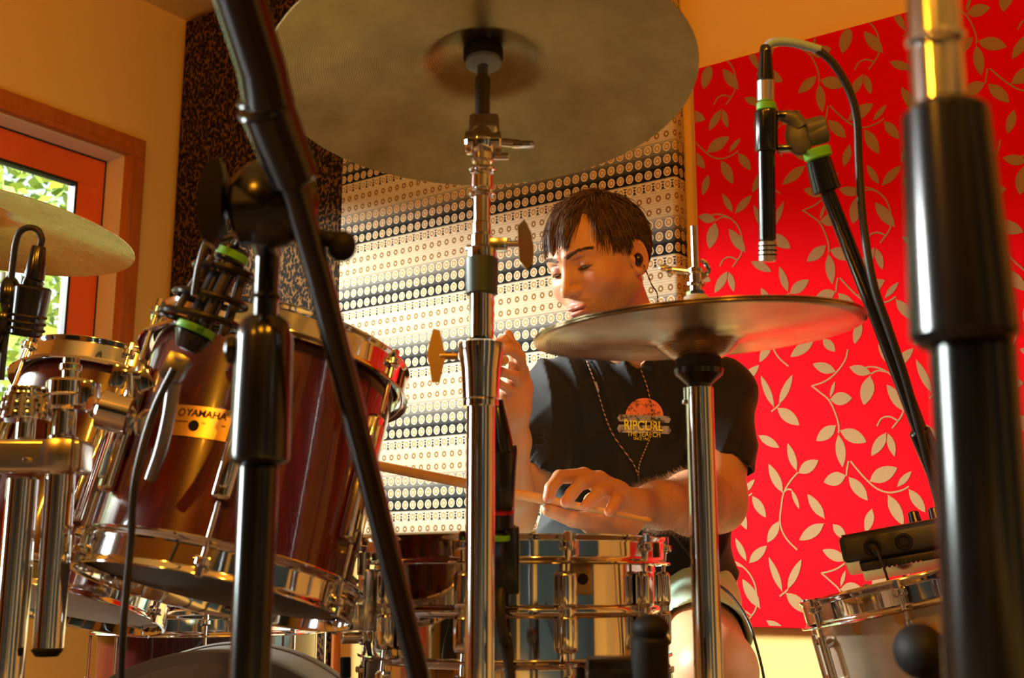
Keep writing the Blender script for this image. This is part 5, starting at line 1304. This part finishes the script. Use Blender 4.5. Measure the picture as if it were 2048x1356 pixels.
l1=over([(1177,728),(1185,750),(1197,785),(1212,830),(1228,868),(1250,905),(1268,930),(1275,950)]); l2=over([(1284,735),(1292,770),(1298,800),(1303,840),(1300,870),(1290,905),(1280,930),(1275,950)])
l0=over([(1275,950),(1278,965),(1290,985),(1310,1020)])+[onshirt(1342,1066,.012),onshirt(1375,1110,.022)]
m=M(); m.tube([toworld((.088,-.026,-.010)),toworld((.082,-.060,-.024)),toworld((.070,-.092,-.046)),P(1296,708,2.005)]+[onshirt(1284,735,.010),onshirt(1292,770,.007)]+l2[2:],.0013,6,sub=4); ob('left_lead',m,TW,EP)
m=M(); m.tube([toworld((-.092,-.026,-.010)),toworld((-.088,-.070,-.010)),onshirt(1178,718,.009)]+l1,.0013,6,sub=4); ob('right_lead',m,TW,EP)
tail=[W_(1400,1135,1.97),W_(1424,1160,1.95),W_(1462,1190,1.92),W_(1495,1240,1.86),W_(1515,1300,1.82),W_(1530,1370,1.80),W_(1545,1500,1.80),npv((W_(1545,1500,1.8)[0],1.8,.01))]
m=M(); m.tube(l0+[Vector(x) for x in tail],.0022,8,sub=5); ob('cable',m,CABLE if False else mat('dark_twisted_cable',(.03,.024,.02),.5),EP)
m=M(); c_=onshirt(1192,765,.005); c2=onshirt(1198,783,.005); m.cyl(c_,c2,.0032,seg=14); ob('inline_remote',m,mat('silver_remote',(.7,.7,.75),.25,1),EP,label='small silver inline remote')
# ---------------- drumsticks
HICK=woodmat('hickory',(.72,.42,.16),(.60,.32,.11),(1,1,1),30,.42)
def stick(label,a,b,tip=True):
    a=Vector(a);b=Vector(b); L=(b-a).length; r=.0072
    m=M(); pr=[(0,0),(r*.75,.0008),(r,.004),(r,L*.62),(r*.45,L-.014),(r*.62,L-.010),(r*.70,L-.006),(r*.5,L-.001),(0,L)]
    if not tip: pr=[(0,0),(r*.75,.0008),(r,.004),(r,L*.62),(r*.5,L-.01),(0,L)]
    m.lathe(pr,a,b-a,20); o=ob('drumstick',m,HICK,None,loc=tuple(a)); return tag(o,label,'drumstick','drumsticks held by the person')
stick('wooden drumstick held in the lower hand, lying across above the snare',ST_A,ST_B)
stick('wooden drumstick held in the raised fist, its blunt end pointing at the camera',ST_C,ST_D)
# ---------------- throne
zs=PEL[2]-.178
TH=thing('drum_throne','black round drum throne under the person','stool',(PEL[0],PEL[1],0))
m=M(); m.lathe([(0,-.07),(.14,-.07),(.165,-.055),(.17,-.03),(.165,-.008),(.14,0),(0,.0)],V(PEL[0],PEL[1]+.02,zs),(0,0,1),48); ob('seat',m,BLACK,TH)
m=M(); m.cyl(V(PEL[0],PEL[1]+.02,zs-.07),V(PEL[0],PEL[1]+.02,.08),.014); ob('post',m,CHROME,TH)
tripod(TH,(PEL[0],PEL[1]+.02,0),.26,.02,.24,CHROME,a0=1.2)
